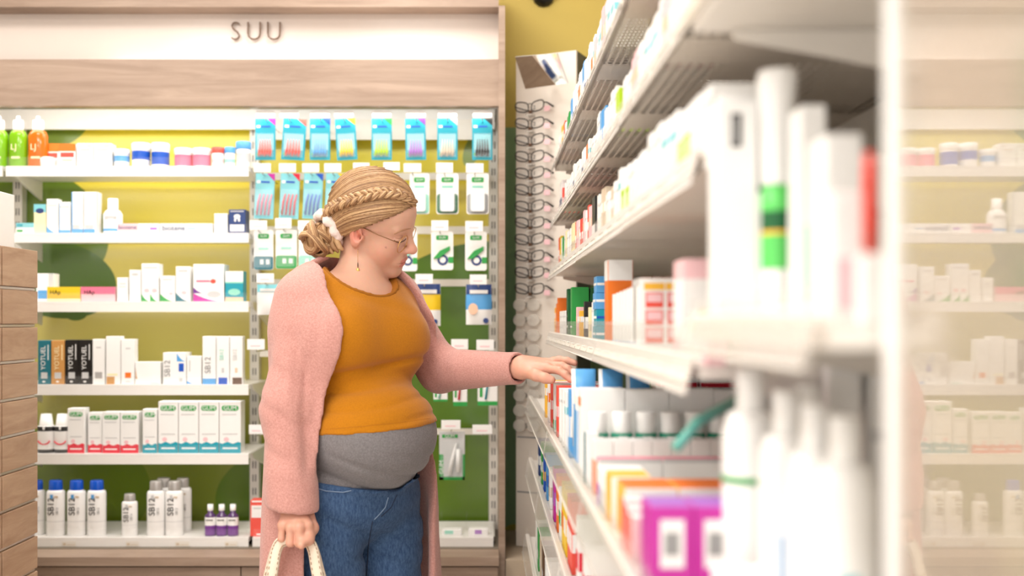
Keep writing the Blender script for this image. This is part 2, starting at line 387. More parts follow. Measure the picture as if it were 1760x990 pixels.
# ------------------------------------------------------------------ products on the wall shelves
PY = 3.468
def carton(px0, px1, yt, z, label, base='white', prints=(), texts=(), Y=PY, depth=None, name='carton', cat='box', group=None, top=None, yb=None):
    """front face px0..px1 at distance Y, top edge at row yt, standing at height z; prints are (u0,u1,v0,v1,ink) on the front face"""
    x0, x1 = xx(px0, Y), xx(px1, Y); w_ = x1 - x0 - .0006; h_ = zx(yt, Y) - z
    d = depth or min(max(w_ * .8, .03), .07)
    mats = [P(base)]; names = [base]
    def mi(k):
        if k not in names: names.append(k); mats.append(P(k))
        return names.index(k)
    mb = MB().box((-w_/2, 0, 0), (w_/2, d, h_), 0, .0009)
    if top: mb.box((-w_/2 + .001, .001, h_ - .0002), (w_/2 - .001, d - .001, h_ + .0005), mi(top))
    for q in prints:
        u0, u1, v0, v1, k = q[:5]; e = .0005 + .0002 * len(mb.v) / 100
        if len(q) > 5 and q[5] == 'p':
            cx, cz, rx, rz = (u0+u1)/2*w_ - w_/2, (v0+v1)/2*h_, (u1-u0)/2*w_, (v1-v0)/2*h_
            mb.prism([(cx + math.copysign(rx - rz, math.cos(a_)) + rz*math.cos(a_), cz + rz*math.sin(a_)) for a_ in [math.pi*(t - .5)/5*1.0 + math.pi/20 for t in range(-2, 9)]] , -e, .001, mi(k))
        elif len(q) > 5 and q[5] == 'o':
            cx, cz, rx, rz = (u0+u1)/2*w_ - w_/2, (v0+v1)/2*h_, (u1-u0)/2*w_, (v1-v0)/2*h_
            mb.prism([(cx + rx*math.cos(t*math.pi/6), cz + rz*math.sin(t*math.pi/6)) for t in range(12)], -e, .001, mi(k))
        elif len(q) > 5 and q[5] == 'w':     # wavy upper edge
            top_ = [(w_*(u1 + (u0-u1)*t/8) - w_/2, h_*(v1 + .02*math.sin(t*1.57))) for t in range(9)]
            mb.prism([(u0*w_ - w_/2, v0*h_), (u1*w_ - w_/2, v0*h_)] + top_, -e, .001, mi(k))
        elif len(q) > 5 and q[5] == 's':     # sweep: concave corner
            pts = [(u0*w_ - w_/2, v0*h_), (u1*w_ - w_/2, v0*h_)] + [(w_*(u1 + (u0-u1)*t/6) - w_/2, h_*(v0 + (v1-v0)*(t/6)**2)) for t in range(1, 7)]
            mb.prism(pts, -e, .001, mi(k))
        else: mb.box((u0*w_ - w_/2, -e, v0*h_), (u1*w_ - w_/2, .001, v1*h_), mi(k))
    o = mb.build(name, mats, None, ((x0+x1)/2, Y, z)); tag(o, label, cat, group)
    for (body, size, u, v, ink, ry) in texts:
        text(body, size, (u*w_ - w_/2, -.0016, v*h_), P(ink), o, ry)
    return o
def bottle(px0, px1, yt, z, label, prof, mats, Y=PY, cap=None, name='bottle', texts=(), group=None, sq=1.0, prints=(), cat='bottle', seg=20, dy=0):
    """prof: (r fraction of half width, height fraction, material index) rows; cap: (prof, material)"""
    x0, x1 = xx(px0, Y), xx(px1, Y); R = (x1 - x0) / 2; h_ = zx(yt, Y) - z
    r = empty(name, ((x0+x1)/2, Y + R*sq + dy, z), label, cat, group)
    mb = MB(); mb.lathe([(a*R, b*h_) for a, b, c in prof], seg, sq=sq, mis=[c for a, b, c in prof[:-1]]); mb.build('body', mats, r)
    if cap: MB().lathe([(a*R, b*h_) for a, b in cap[0]], seg, sq=sq).build('cap', cap[1], r)
    for (body, size, x, v, ink, ry) in texts: text(body, size, (x*R, -R*sq - .0008, v*h_), P(ink), r, ry)
    for (xa, xb, v0, v1, ink) in prints:
        q = MB(); q.box((xa*R, -R*sq - .0004, v0*h_), (xb*R, -R*sq*.8, v1*h_)); q.build('printed_mark', P(ink), r)
    return r
Z1, Z2, Z3, Z4, Z5, Z6 = (UZ[k] for k in ('s1', 's2', 's3', 's4', 's5', 's6'))
liqG = mat('green_liquid', (122, 178, 8), .12, .05); liqO = mat('orange_liquid', (226, 104, 14), .12, .05)
GLOSS = mat('white_gloss', (248, 247, 245), .2, .01)
SILV = mat('silver_cap', (182, 178, 174), .3, .03, metal=.3)
def soap(px0, px1, liq, lab):
    bottle(px0, px1, 198, Z1, lab, [(.92, 0, 0), (1, .03, 0), (1, .62, 0), (.8, .7, 0), (.5, .73, 0)], [liq], cap=([(.55, .72), (.6, .74), (.55, .92), (.2, .93), (.2, 1.0)], GLOSS),
           texts=[('LJ', .03, -.2, .38, 'cream', 0)], prints=[(-.45, .45, .16, .2, 'cream')], sq=.7)
soap(-22, 9, liqG, 'green liquid soap bottle cut off by the left picture edge, top shelf')
soap(11, 42, liqG, 'green liquid soap bottle with white cap, beside the orange one on top shelf')
soap(44, 77, liqO, 'orange liquid soap bottle with white cap at left end of top shelf')
t_ = MB().lathe([(.018, 0), (.026, .004), (.028, .03), (.02, .036)], 16).build('white_tub', GLOSS, None, (xx(74, 3.45), 3.487, Z1)); t_.location.y = 3.46 + .03; tag(t_, 'low plain white tub in front of the orange soap bottle', 'tub')
for a, b, n in ((90, 101, 'left'), (101, 130, 'right')):
    carton(a if n == 'right' else 78, b, 247, Z1, 'orange and white carton next to the soap bottles, %s one' % n, 'white', [(0, 1, .68, 1, 'orange'), (.1, .9, .42, .62, 'coral'), (.2, .8, .25, .34, 'peach')], top='orange', Y=3.475 if n == 'right' else 3.5)
for a, b, n in ((132, 160, 'left'), (161, 191, 'right')):
    carton(a, b, 246, Z1, 'white carton with thin beige lettering on top shelf, %s of two' % n, 'white', [(.2, .8, .7, .74, 'beige'), (.2, .65, .62, .64, 'lgrey'), (.6, .9, .86, .9, 'beige')])
def tub(px0, px1, yt, lab, lid, band, v0=.15, v1=.6, top='white'):
    bottle(px0, px1, yt, Z1, lab, [(.9, 0, 0), (1, .03, 0), (1, v0, 1), (1, v1, 0), (1, .7, 0)], [GLOSS, P(band)], cap=([(1.03, .7), (1.05, .72), (1.05, .97), (.95, 1)], lid), name='tub', cat='tub')
tub(192, 218, 255, 'small white tub with grey-blue label on top shelf', GLOSS, 'lblue', .3, .62)
tub(222, 253, 244, 'large white tub with blue label on top shelf, left of the pair', GLOSS, 'blue', .3, .66)
tub(256, 286, 244, 'large white tub with blue label on top shelf, right of the pair', GLOSS, 'blue', .1, .62)
tub(296, 326, 253, 'pink tub with white lid on top shelf, left of the pair', GLOSS, 'pink', .06, .64)
tub(327, 358, 253, 'pink tub with white lid on top shelf, right of the pair', GLOSS, 'pink', .06, .64)
tub(361, 383, 252, 'white tub with red lid on top shelf', P('coral'), 'lpink', .2, .4)
tub(384, 402, 252, 'small white tub with blue lid beside the red-lidded one', P('lblue'), 'mint', .2, .4)
tub(403, 428, 242, 'tall white tub with blue lid at right end of top shelf', P('lblue'), 'lgrey', .2, .55)
# second shelf
for i, (yt, k) in enumerate(((389, 'white'), (380, 'ltl'))):
    o = MB().box((-.032, 0, 0), (.032, .09, .0195 if i == 0 else .016), 0, .001).box((-.028, -.0006, .004), (-.008, .001, .012), 1).build('flat_carton', [P(k), P('green' if i == 0 else 'teal')], None, (xx(43, PY), PY, Z2 + (.0 if i == 0 else .0197)))
    tag(o, ['flat white carton with green print under the teal one, second shelf', 'flat teal carton lying on a white one at left of second shelf'][i], 'box')
carton(58, 79, 351, Z2, 'cream and teal carton with dark oval mark, second shelf', 'cream', [(0, 1, .72, 1, 'ltl'), (.15, .85, .68, .86, 'navy', 'o')])
carton(80, 100, 342, Z2, 'slim white carton with blue swoosh, next to cream and teal one', 'white', [(0, 1, 0, .2, 'lblue', 's'), (.1, .9, .8, .83, 'lgrey')])
carton(101, 121, 347, Z2, 'slim white carton with blue edge and lower top, second shelf', 'white', [(0, 1, 0, .1, 'lblue'), (.1, .9, .82, .86, 'lgrey'), (.05, .1, .1, .95, 'lblue')])
carton(123, 143, 330, Z2, 'tall white carton with blue foot, left of the tall pair', 'white', [(0, 1, 0, .1, 'lblue'), (.1, .7, .1, .2, 'lgrey'), (0, .08, .1, 1, 'lblue')], top='lgrey')
carton(144, 168, 330, Z2, 'tall white carton with blue foot, right of the tall pair', 'white', [(0, .8, 0, .1, 'lblue'), (.1, .7, .1, .2, 'lgrey'), (.92, 1, 0, 1, 'lgrey')], top='lgrey')
bottle(173, 206, 340, Z2, 'white mouthwash bottle with wide cap on second shelf', [(.95, 0, 0), (1, .03, 0), (1, .06, 1), (1, .14, 0), (1, .55, 0), (.75, .66, 0), (.5, .68, 0)], [GLOSS, P('lblue')], cap=([(.55, .67), (.58, .7), (.52, 1.0)], GLOSS), sq=.75, prints=[(-.6, .6, .42, .5, 'lgrey')])
carton(202, 273.5, 384, Z2, 'flat pale pink toothpaste carton with navy lettering, left of two', 'white', [(.0, .5, 0, 1, 'lpink'), (.78, .95, .35, .6, 'violet')], [('biotene', .021, .24, .6, 'navy', 0)], depth=.04, Y=3.475)
carton(275, 365, 384, Z2, 'flat white toothpaste carton with navy lettering, right of two', 'white', [(.52, .68, .42, .52, 'lblue')], [('biotene', .026, .26, .5, 'navy', 0)], depth=.04)
carton(368, 391, 367, Z2, 'small blank white carton beside the navy one', 'white', [(.1, .9, .85, .88, 'lgrey')])
tb = carton(393, 422, 360, Z2, 'navy carton with white tooth symbol at right end of second shelf', 'navy', [(.08, .92, .08, .36, 'white'), (.1, .9, .9, .94, 'lgrey'), (.3, .7, .6, .8, 'white', 'o'), (.32, .45, .48, .64, 'white', 'o'), (.55, .68, .48, .64, 'white', 'o')], depth=.06)
# third shelf
carton(62, 92, 470, Z3, 'white carton with blue lower print partly behind the gondola, third shelf', 'white', [(.1, .7, .1, .4, 'lblue'), (.72, 1, 0, 1, 'lgrey')], Y=3.49)
carton(81, 138, 493, Z3, 'flat yellow carton with dark lettering on third shelf', 'cream', [(0, 1, .45, 1, 'yellow'), (0, 1, .2, .45, 'amber')], [('HAp', .02, .25, .62, 'black', 0)], depth=.05)
carton(139, 198, 493, Z3, 'flat pink carton with dark lettering on third shelf', 'lpink', [(0, 1, .5, 1, 'pink')], [('HAp', .02, .25, .62, 'black', 0)], depth=.05)
carton(201, 220, 477, Z3, 'short slim white carton right of the pink flat one', 'white', [(.2, .8, .72, .76, 'lgrey'), (.2, .8, .6, .63, 'lgrey')])
carton(222, 242, 464, Z3, 'medium slim white carton with faint oval, third shelf', 'white', [(.2, .8, .82, .9, 'lgrey', 'o')])
carton(243, 273, 453, Z3, 'tall white carton with green foot and pink hearts, tallest of third shelf', 'white', [(0, .5, 0, .2, 'green', 's'), (.5, 1, 0, .2, 'green', 's'), (.15, .45, .24, .34, 'lpink', 'o'), (.6, .9, .24, .34, 'lpink', 'o'), (.1, .9, .88, .91, 'lgrey')])
carton(275, 301, 474, Z3, 'short white carton with green sweep between two taller green-footed ones', 'white', [(0, 1, 0, .3, 'green', 's'), (.6, .85, .25, .36, 'lpink', 'o'), (.2, .8, .84, .88, 'lgrey')])
carton(302, 327, 458, Z3, 'white carton with teal green sweep left of the wide purple one', 'white', [(0, 1, 0, .25, 'dteal', 's'), (.4, .75, .2, .3, 'lpink', 'o'), (.2, .8, .85, .9, 'lgrey')])
carton(332, 385, 454, Z3, 'wide white carton with purple foot and orange dot, third shelf', 'white', [(0, 1, 0, .22, 'magenta', 's'), (0, .35, .22, .38, 'purple', 's'), (.1, .55, .52, .57, 'pink'), (.56, .74, .48, .6, 'coral', 'o'), (.45, .9, .1, .28, 'lgrey', 'o')])
carton(387, 418, 466, Z3, 'white and teal carton with peach foot at right end of third shelf', 'teal', [(0, 1, .64, 1, 'white'), (0, 1, 0, .14, 'peach'), (.15, .85, .2, .42, 'mint', 'o'), (0, 1, .6, .65, 'mint')])
# fourth shelf
for px0, px1, yt, k, ink, nm in ((65, 87, 585, 'dteal', 'white', 'teal'), (88, 111, 585, 'gold', 'cream', 'gold'), (112, 134.5, 584, 'black', 'white', 'black'), (135, 158, 584, 'black', 'white', 'black')):
    lab = nm + ' carton with upright block lettering' + ('' if nm != 'black' else (', left of the black pair' if px0 < 120 else ', right of the black pair')) + ', fourth shelf'
    carton(px0, px1, yt, Z4, lab, k, [(.25, .75, .13, .27, 'lgrey'), (.35, .6, .04, .08, 'white', 'o'), (.78, .84, .55, .9, ink)], [('YOTUEL', .0225, .44, .6, ink, math.pi/2)])
carton(159, 180, 583, Z4, 'white carton with grey square foot beside the black pair', 'white', [(.2, .8, .13, .27, 'silver'), (.3, .7, .8, .83, 'lgrey')])
carton(182, 207, 578, Z4, 'white carton with gold patch at its foot, tallest of the white three', 'white', [(.05, .6, 0, .16, 'gold'), (.1, .8, .18, .22, 'cream')])
carton(208, 231, 583, Z4, 'white carton with orange square, fourth shelf', 'white', [(.3, .75, .14, .26, 'orange'), (.35, .7, .78, .81, 'lgrey'), (.35, .7, .05, .07, 'lgrey')])
carton(232, 276, 622, Z4, 'low white carton with gold curve, fourth shelf', 'white', [(.02, .1, .25, .75, 'gold', 's'), (.6, .95, .03, .06, 'mint')], depth=.05)
carton(280, 320, 606, Z4, 'white carton with upright grey lettering and blue square, fourth shelf', 'white', [(.68, .9, .4, .66, 'blue'), (.6, 1, .72, .98, 'lblue', 's'), (.7, .85, .08, .2, 'lgrey')], [('SB12', .029, .2, .5, 'grey', math.pi/2)])
carton(321, 346, 612, Z4, 'shorter white carton with faint grey print right of the blue-square one', 'white', [(.15, .25, .45, .85, 'lgrey'), (0, .6, .02, .12, 'lblue', 's')])
carton(348, 371, 578, Z4, 'tall white carton with upright grey lettering and blue foot, fourth shelf', 'white', [(0, 1, 0, .12, 'lblue')], [('SB12', .029, .42, .4, 'grey', math.pi/2)])
carton(372, 394, 578, Z4, 'tall white carton with blue square foot, fourth shelf', 'white', [(.15, .85, 0, .14, 'blue'), (.4, .6, .24, .34, 'lgrey')], [('SB12', .02, .42, .62, 'mint', math.pi/2)])
carton(395, 417, 578, Z4, 'tall white carton with brown square foot at right end of fourth shelf', 'white', [(.2, .95, 0, .14, 'brown'), (.4, .6, .24, .34, 'peach')], [('SB12', .02, .42, .62, 'lgrey', math.pi/2)])
# fifth shelf
for i, (a, b) in enumerate(((60, 90), (89, 117))):
    bottle(a, b, 712, Z5, ('white bottle with black band and red smile, %s of the two' % ['left', 'right'][i]), [(.98, 0, 1), (.98, .09, 0), (1, .1, 0), (1, .56, 1), (1, .68, 0), (.85, .7, 0)], [GLOSS, P('black')],
           cap=([(.86, .69), (.8, .72), (.6, 1.0)], GLOSS), sq=.7, prints=[(-.12, .12, .6, .69, 'white')])
    sm = MB().tube([(.022*math.cos(t), -.0215*.93, .02*math.sin(t)) for t in [math.pi*(1.12 + .76*k/8) for k in range(9)]], .0022, 6)
    p = [o for o in bpy.data.objects if o.name.startswith('bottle')][-1] if False else None
    o = sm.build('printed_smile', P('red'), bpy.data.objects[[o.name for o in COL.objects if o.get('label', '').startswith('white bottle with black band')][-1]]); o.location = (0, 0, .05)
GW = [(.1, .9, .815, .925, 'green', 'p'), (.12, .8, .74, .76, 'lgrey'), (.2, .45, .22, .31, 'lpink', 'o'), (.15, .85, .36, .38, 'lgrey')]
for i, (a, b, yt, k) in enumerate(((116, 145, 702, 'red'), (151, 175.5, 709, 'red'), (176, 206, 708, 'red'), (207, 238, 708, 'red'), (245, 270, 703, 'teal'), (272, 306, 690, 'teal'), (307, 341, 690, 'teal'), (342, 376, 690, 'teal'), (377, 414, 690, 'teal'))):
    lab = ['slim white carton with green logo and red foot, tallest of the red ones', 'green-logo carton with red foot tucked behind its right neighbour', 'green-logo carton with red foot, second from right of the red ones', 'green-logo carton with red foot, rightmost of the red ones', 'slim green-logo carton with teal foot beside the red ones', 'wide green-logo carton with teal foot, first of the four wide ones', 'wide green-logo carton with teal foot, second of the four wide ones', 'wide green-logo carton with teal foot, third of the four wide ones', 'wide green-logo carton with teal foot at right end of fifth shelf'][i]
    carton(a, b, yt, Z5, lab, 'white', [(0, 1, 0, .2, k, 'w'), (.15, .85, .08, .11, 'white')] + GW, [('GUM', .018 if b - a < 32 else .021, .5, .87, 'white', 0)], Y=PY + (.012 if i == 1 else 0))
# sixth shelf: bottles
def sb12(px0, px1, yt, lab, capm, Y=PY, small=False, dark='black'):
    bottle(px0, px1, yt, Z6, lab, [(.95, 0, 0), (1, .02, 0), (1, .26, 1), (1, .27, 0), (1, .77, 0), (.92, .81, 0), (.7, .825, 0)], [GLOSS, P('lgrey')], cap=([(.7, .82), (.72, .83), (.68, .985), (.6, 1)], capm), sq=.72, Y=Y,
           texts=[('SB12', .031 if not small else .026, -.2, .54 if not small else .52, dark, math.pi/2), ('SB12', .012, .45, .46, 'grey', math.pi/2)], prints=[(-.42, -.14, .74, .765, 'green')] if False else [(-.32, .0, .68, .755, 'lblue' if capm is BLUECAP else 'lgrey'), (.1, .5, .7, .73, 'beige')])
BLUECAP = mat('blue_cap', (10, 84, 200), .3, .02)
sb12(44, 73, 827, 'white mouthwash bottle with blue cap half hidden by the gondola', BLUECAP, Y=3.49)
sb12(75, 107, 827, 'white mouthwash bottle with blue cap, first beside the gondola', BLUECAP)
sb12(111, 143, 827, 'white mouthwash bottle with blue cap, middle of the full-view three', BLUECAP)
sb12(145.5, 178, 827, 'white mouthwash bottle with blue cap, rightmost blue one', BLUECAP)
sb12(206, 233, 850, 'small white mouthwash bottle with silver cap standing alone', SILV, small=True)
sb12(249, 280, 828, 'tall white bottle with silver cap, left of the front pair', SILV)
sb12(281, 312, 828, 'tall white bottle with silver cap, right of the front pair', SILV)
sb12(261, 294, 823, 'white bottle with silver cap behind the left front one', SILV, Y=3.545)
sb12(296, 326, 823, 'white bottle with silver cap behind the right front one', SILV, Y=3.545)
for i, (a, b) in enumerate(((350, 369), (369.5, 388.5), (389, 408))):
    bottle(a, b, 868, Z6, ['small purple mouthwash bottle, left of the three', 'small purple mouthwash bottle, middle of the three', 'small purple mouthwash bottle, right of the three'][i], [(.95, 0, 0), (1, .04, 1), (1, .34, 2), (1, .6, 0), (.95, .66, 0), (.5, .72, 0), (.45, .82, 0)], [mat('purple_glass', (90, 60, 110), .1), P('purple'), GLOSS],
           cap=([(.5, .8), (.55, .82), (.52, 1)], GLOSS), prints=[(-.6, .6, .5, .53, 'black')], sq=.8)
carton(430, 457, 860, Z6, 'orange carton with white upper label on the low shelf beside the cardigan', 'coral', [(.08, .92, .52, .86, 'white'), (.1, .9, .95, .99, 'white'), (.2, .7, .76, .8, 'lgrey'), (.4, .8, .04, .08, 'white')], depth=.05)
# shelf price slips
for i, (px, w_) in enumerate(((105, 24), (215, 22), (300, 24), (385, 22))):
    o = MB().box((0, 0, 0), (w_ / 490, .0008, .018)).box((.004, -.0004, .004), (.014, 0, .012), 1).box((.017, -.0004, .005), (w_/490 - .004, 0, .007), 1).build('price_slip', [CREAMW, P('beige')], None, (xx(px, 3.44), 3.4455, Z6 - .03))
    tag(o, 'small printed price slip on bottom shelf edge, %s from the gondola' % ORD[i], 'price slip', 'price slips on the bottom shelf')
# clear tray items at the right of the low shelf
tr = empty('acrylic_tray', (xx(802, 3.47), 3.5, Z6), 'clear acrylic divider tray on low shelf right of the woman', 'tray')
cl = glass_mat('clear_acrylic', op=.035)
for a in (-.095, -.004, .085): MB().box((a, -.03, 0), (a + .003, .12, .06)).build('divider', cl, tr)
MB().box((-.095, -.033, 0), (.088, -.03, .035)).build('front_wall', cl, tr)
tr2 = MB().box((-.035, 0, 0), (.035, .04, .022), 0, .002).box((-.012, -.0006, .004), (.012, .001, .018), 1).build('flat_carton', [WHITE, P('violet')], None, (xx(822, 3.49), 3.49, Z6)); tag(tr2, 'flat white carton with violet mark in the clear tray', 'box')
tr3 = MB().box((-.04, 0, 0), (.03, .04, .02), 0, .002).box((-.03, -.0006, .004), (.0, .001, .016), 1).build('flat_carton', [WHITE, P('mint')], None, (xx(779, 3.49), 3.49, Z6)); tag(tr3, 'flat white carton with mint mark in the clear tray', 'box')

# ------------------------------------------------------------------ hooks and hanging packs of the right bay
HOOKM = mat('chrome_wire', (210, 208, 204), .25, .02, metal=.9)
def xbar(px0, px1, y0, y1):
    ub('cross_bar', (xx(px0, 3.7), 3.70, zx(y1, 3.7)), (xx(px1, 3.7), 3.715, zx(y0, 3.7)), CREAMW)
for y0, y1 in ((297, 309), (389, 402), (480, 492), (603, 613), (737, 747)): xbar(446, 841, y0, y1)
def hook(px, yt, label, w_=30, h_=15):
    Y = 3.46; z = zx(yt + h_, Y)
    r = empty('display_hook', (xx(px, Y), Y, z), label, 'hook', 'display hooks of the hanging packs')
    MB().tube([(0, .245, -.006), (0, .01, -.006), (0, 0, .0)], .0022, 6).build('rod', HOOKM, r)
    W = w_ / 2 / 494
    MB().box((-W, -.002, 0), (W, 0, h_ / 494), 0, .0006).box((-W*.6, -.0026, h_/494*.3), (W*.5, -.002, h_/494*.42), 1).build('price_tag', [WHITE, P('lpink')], r)
    return r
FILM = glass_mat('clear_film', (240, 250, 252), .09, .08)
def brushpack(px, yt, yb, corner, brush, label, w_=33, tilt=0, Y=3.5, lean=0, body='teal', nb=5):
    """teal pouch with coloured corner, clear window and coloured interdental brushes"""
    W = w_ / 2 * Y / FPX; h_ = (yb - yt) * Y / FPX
    r = empty('brush_pack', (xx(px, Y), Y, zx(yb, Y)), label, 'brush pack', 'interdental brush packs'); r.rotation_euler = (0, tilt, 0)
    MB().box((-W, 0, 0), (W, .004, h_), 0, .001).prism([(W, h_), (W*.2, h_), (W, h_*.83)], -.0006, .001, 1).box((-W*.85, -.0008, h_*.78), (-W*.5, .001, h_*.84), 2).box((-W*.4, -.0008, h_*.79), (W*.5, .001, h_*.83), 3).prism([(-W, 0), (W, 0), (W, h_*.08), (-W, h_*.22)], -.0007, .001, 0).prism([(-W*.75 + .005*math.cos(t*math.pi/4)*1, h_*.14 + .005*math.sin(t*math.pi/4)) for t in range(8)], -.001, .001, 4)\
        .box((-W*.82, -.0006, h_*.24), (W*.82, .001, h_*.62), 5).build('pouch', [P(body), P(corner), WHITE, P('blue'), P('green'), P('ltl')], r)
    b = MB()
    for k in range(nb):
        x = -W*.6 + 1.2*W*k/(nb-1)
        if lean: b.tube([(x - lean*.5, -.004, h_*.08), (x, -.005, h_*.36), (x + lean, -.004, h_*.54)], [.0036, .0034, .0022], 6)
        else: b.tube([(x*.9 - .002, -.004, h_*.09 + .003*(k % 2)), (x*.9, -.006, h_*.2), (x*.85, -.005, h_*.29), (x*.8, -.004, h_*.5)], [.0044, .005, .0034, .0009], 7)
    b.build('brushes', P(brush), r)
    MB().box((-W*.86, -.0095, h_*.06), (W*.86, -.0088, h_*.64)).build('clear_window', FILM, r)
    return r
rowA = [(456, 'magenta', 'coral'), (503, 'coral', 'coral'), (550, 'blue', 'lblue'), (597, 'yellow', 'yellow'), (656, 'green', 'lime'), (715, 'purple', 'violet'), (769, 'silver', 'beige'), (829, 'black', 'black')]
for i, (px, c1, c2) in enumerate(rowA):
    nm = dict(magenta='magenta', coral='red-orange', blue='blue', yellow='yellow', green='green', purple='purple', silver='grey', black='black')[c1]
    brushpack(px, 204, 275, c1, c2, 'teal brush pack with %s corner in the top hook row' % nm, 35 if i != 1 else 40, tilt=[.0, .06, 0, -.06, 0, -.02, 0, 0][i])
    hook(px - (6 if i in (1, 3) else 0), 190, 'hook and white tag above the %s-cornered top row pack' % nm, 32, 13)
rowB = [(453, 'magenta', 'pink', 'pink'), (496, 'red', 'red', 'red'), (536, 'blue', 'blue', 'blue'), (574, 'yellow', 'yellow', 'yellow')]
for i, (px, c1, c2, nm) in enumerate(rowB):
    brushpack(px, 298, 376, c1, c2, 'long-handled %s brush pack with teal header in second hook row' % nm, 33, tilt=.04, lean=.006, nb=4, body='ltl')
    hook(px - 2, 281, 'hook and white tag above the long-handled %s brush pack' % nm, 29, 15)
def flosspack(px, yt, yb, accent, label, w_=38, Y=3.5, kind='floss'):
    W = w_ / 2 * Y / FPX; h_ = (yb - yt) * Y / FPX
    r = empty('floss_pack', (xx(px, Y), Y, zx(yb, Y)), label, 'floss pack', 'floss packs on hooks')
    def rr(W, z0, z1, c, n=3):
        pts = []
        for cx, cz, a0 in ((W-c, z0+c, -90), (W-c, z1-c, 0), (-W+c, z1-c, 90), (-W+c, z0+c, 180)):
            for k in range(n + 1):
                a = math.radians(a0 + 90*k/n); pts.append((cx + c*math.cos(a), cz + c*math.sin(a)))
        return pts
    acc = P(accent)
    MB().prism(rr(W, 0, h_, .008), 0, .004).build('card', WHITE, r)
    MB().prism(rr(W*.55, h_*.78, h_*.9, .004), -.0008, .001).build('printed_logo', P('green'), r)
    text('GUM', .011, (0, -.0012, h_*.84), WHITE, r)
    if kind == 'floss':
        MB().prism(rr(W*.94, h_*.02, h_*.5, .01), -.0012, .001).build('printed_band', acc, r)
        MB().prism(rr(W*.62, h_*.06, h_*.56, .008), -.016, 0).build('floss_box', GLOSS, r)
        MB().prism(rr(W*.8, h_*.04, h_*.6, .01), -.0175, -.0168).build('blister', FILM, r)
        MB().box((-W*.5, -.0008, h_*.64), (W*.5, .001, h_*.7)).build('printed_line', P('mint'), r)
    elif kind == 'picks':
        MB().prism([(-W*.8, h_*.3), (-W*.3, h_*.3), (W*.7, h_*.52), (W*.7, h_*.62), (-W*.2, h_*.5)], -.006, 0).build('pick_handle', acc, r)
        MB().prism([(W*.05 + W*.5*math.cos(t*math.pi/6), h_*.26 + W*.5*math.sin(t*math.pi/6)) for t in range(12)], -.001, .001).build('printed_disc', P('navy'), r)
        MB().prism([(W*.05 + W*.28*math.cos(t*math.pi/6), h_*.26 + W*.28*math.sin(t*math.pi/6)) for t in range(12)], -.0016, .001).build('printed_disc', WHITE, r)
        MB().box((W*.55, -.001, h_*.18), (W, .001, h_*.34)).build('printed_band', P('green'), r)
    else:
        MB().prism(rr(W*.96, h_*.01, h_*.34, .008), -.0012, .001).build('printed_band', acc, r)
        MB().box((-W*.5, -.0014, h_*.5), (W*.5, .001, h_*.56)).build('printed_line', P('mint'), r)
        for s in (-.35, .25): MB().box((s*W, -.0016, h_*.14), (s*W + W*.35, .001, h_*.26)).build('printed_mark', WHITE, r)
        MB().prism(rr(W*.85, h_*.05, h_*.6, .008), -.012, -.0113).build('blister', FILM, r)
    return r
flosspack(721, 298, 368, 'mint', 'white and green floss pack peeking out right of the woman\'s head', 34); hook(709, 281, 'hook and white tag just right of the woman\'s hair', 30, 15)
flosspack(769, 298, 368, 'dgreen', 'floss pack with green frame in second hook row', 38); hook(764, 280, 'hook and white tag above the green-framed floss pack', 29, 17)
flosspack(821, 298, 368, 'grey', 'floss pack with grey frame at right end of second hook row', 38); hook(816, 281, 'hook and white tag above the grey-framed floss pack', 30, 16)
hook(621, 280, 'hook and white tag above the woman\'s parting, left', 28, 14); hook(673, 279, 'hook and white tag above the woman\'s parting, right', 28, 14)
flosspack(453, 395, 464, 'dteal', 'teal-footed floss pack nearest the left slotted upright, third row', 34, kind='band'); hook(444, 379, 'hook and tag above the teal-footed floss pack', 30, 16)
flosspack(492, 395, 462, 'green', 'green-footed floss pack left of the hair bun, third row', 37, kind='band'); hook(487, 375, 'hook and tag left of the hair bun', 28, 18)
flosspack(531, 395, 462, 'mint', 'mint-footed floss pack half behind the hair bun', 36, kind='band'); hook(526, 379, 'hook and tag just above the hair bun', 28, 16)
flosspack(700, 398, 466, 'mint', 'pick pack partly hidden behind the woman\'s nose', 34, kind='picks'); 
flosspack(760, 398, 464, 'green', 'green pick pack, left of the two full ones in third row', 38, kind='picks'); hook(756, 379, 'hook and tag above the left full green pick pack', 29, 18)
flosspack(818, 398, 465, 'green', 'green pick pack at right end of third row', 37, kind='picks'); hook(815, 380, 'hook and tag above the rightmost green pick pack', 30, 18)
def softbag(px, yt, yb, cols, label, w_):
    Y = 3.5; W = w_/2*Y/FPX; h_ = (yb-yt)*Y/FPX
    r = empty('wipes_bag', (xx(px, Y), Y, zx(yb, Y)), label, 'bag', 'soft bags on hooks')
    n, m_ = 8, 8; mb = MB(); V = []; F = []
    for j in range(m_ + 1):
        for i in range(n + 1):
            u, v = i/n*2 - 1, j/m_; d = .016 * (1 - u**4) * math.sin(math.pi*min(max(v, .02), .98))**.6
            V.append((u*W*(1 - .02*math.sin(v*9)), -d, v*h_))
    for j in range(m_):
        for i in range(n): F.append((j*(n+1)+i, j*(n+1)+i+1, (j+1)*(n+1)+i+1, (j+1)*(n+1)+i))
    o = len(mb.v); mb.v += V
    for q, f in enumerate(F):
        j = q // n; mb.f.append(f); mb.m.append(0 if j < m_*.3 else (1 if j < m_*.7 else 2)); mb.sm.append(True)
    mb.box((-W, 0, 0), (W, .003, h_), 0)
    mb.build('bag', [P(c) for c in cols], r)
    MB().box((-W*.7, -.0165, h_*.77), (W*.7, -.006, h_*.86)).build('printed_name', WHITE, r)
    MB().prism([(W*.55 + W*.22*math.cos(t*math.pi/4), h_*.1 + W*.22*math.sin(t*math.pi/4)) for t in range(8)], -.015, -.003).build('printed_dot', P('navy'), r)
    return r
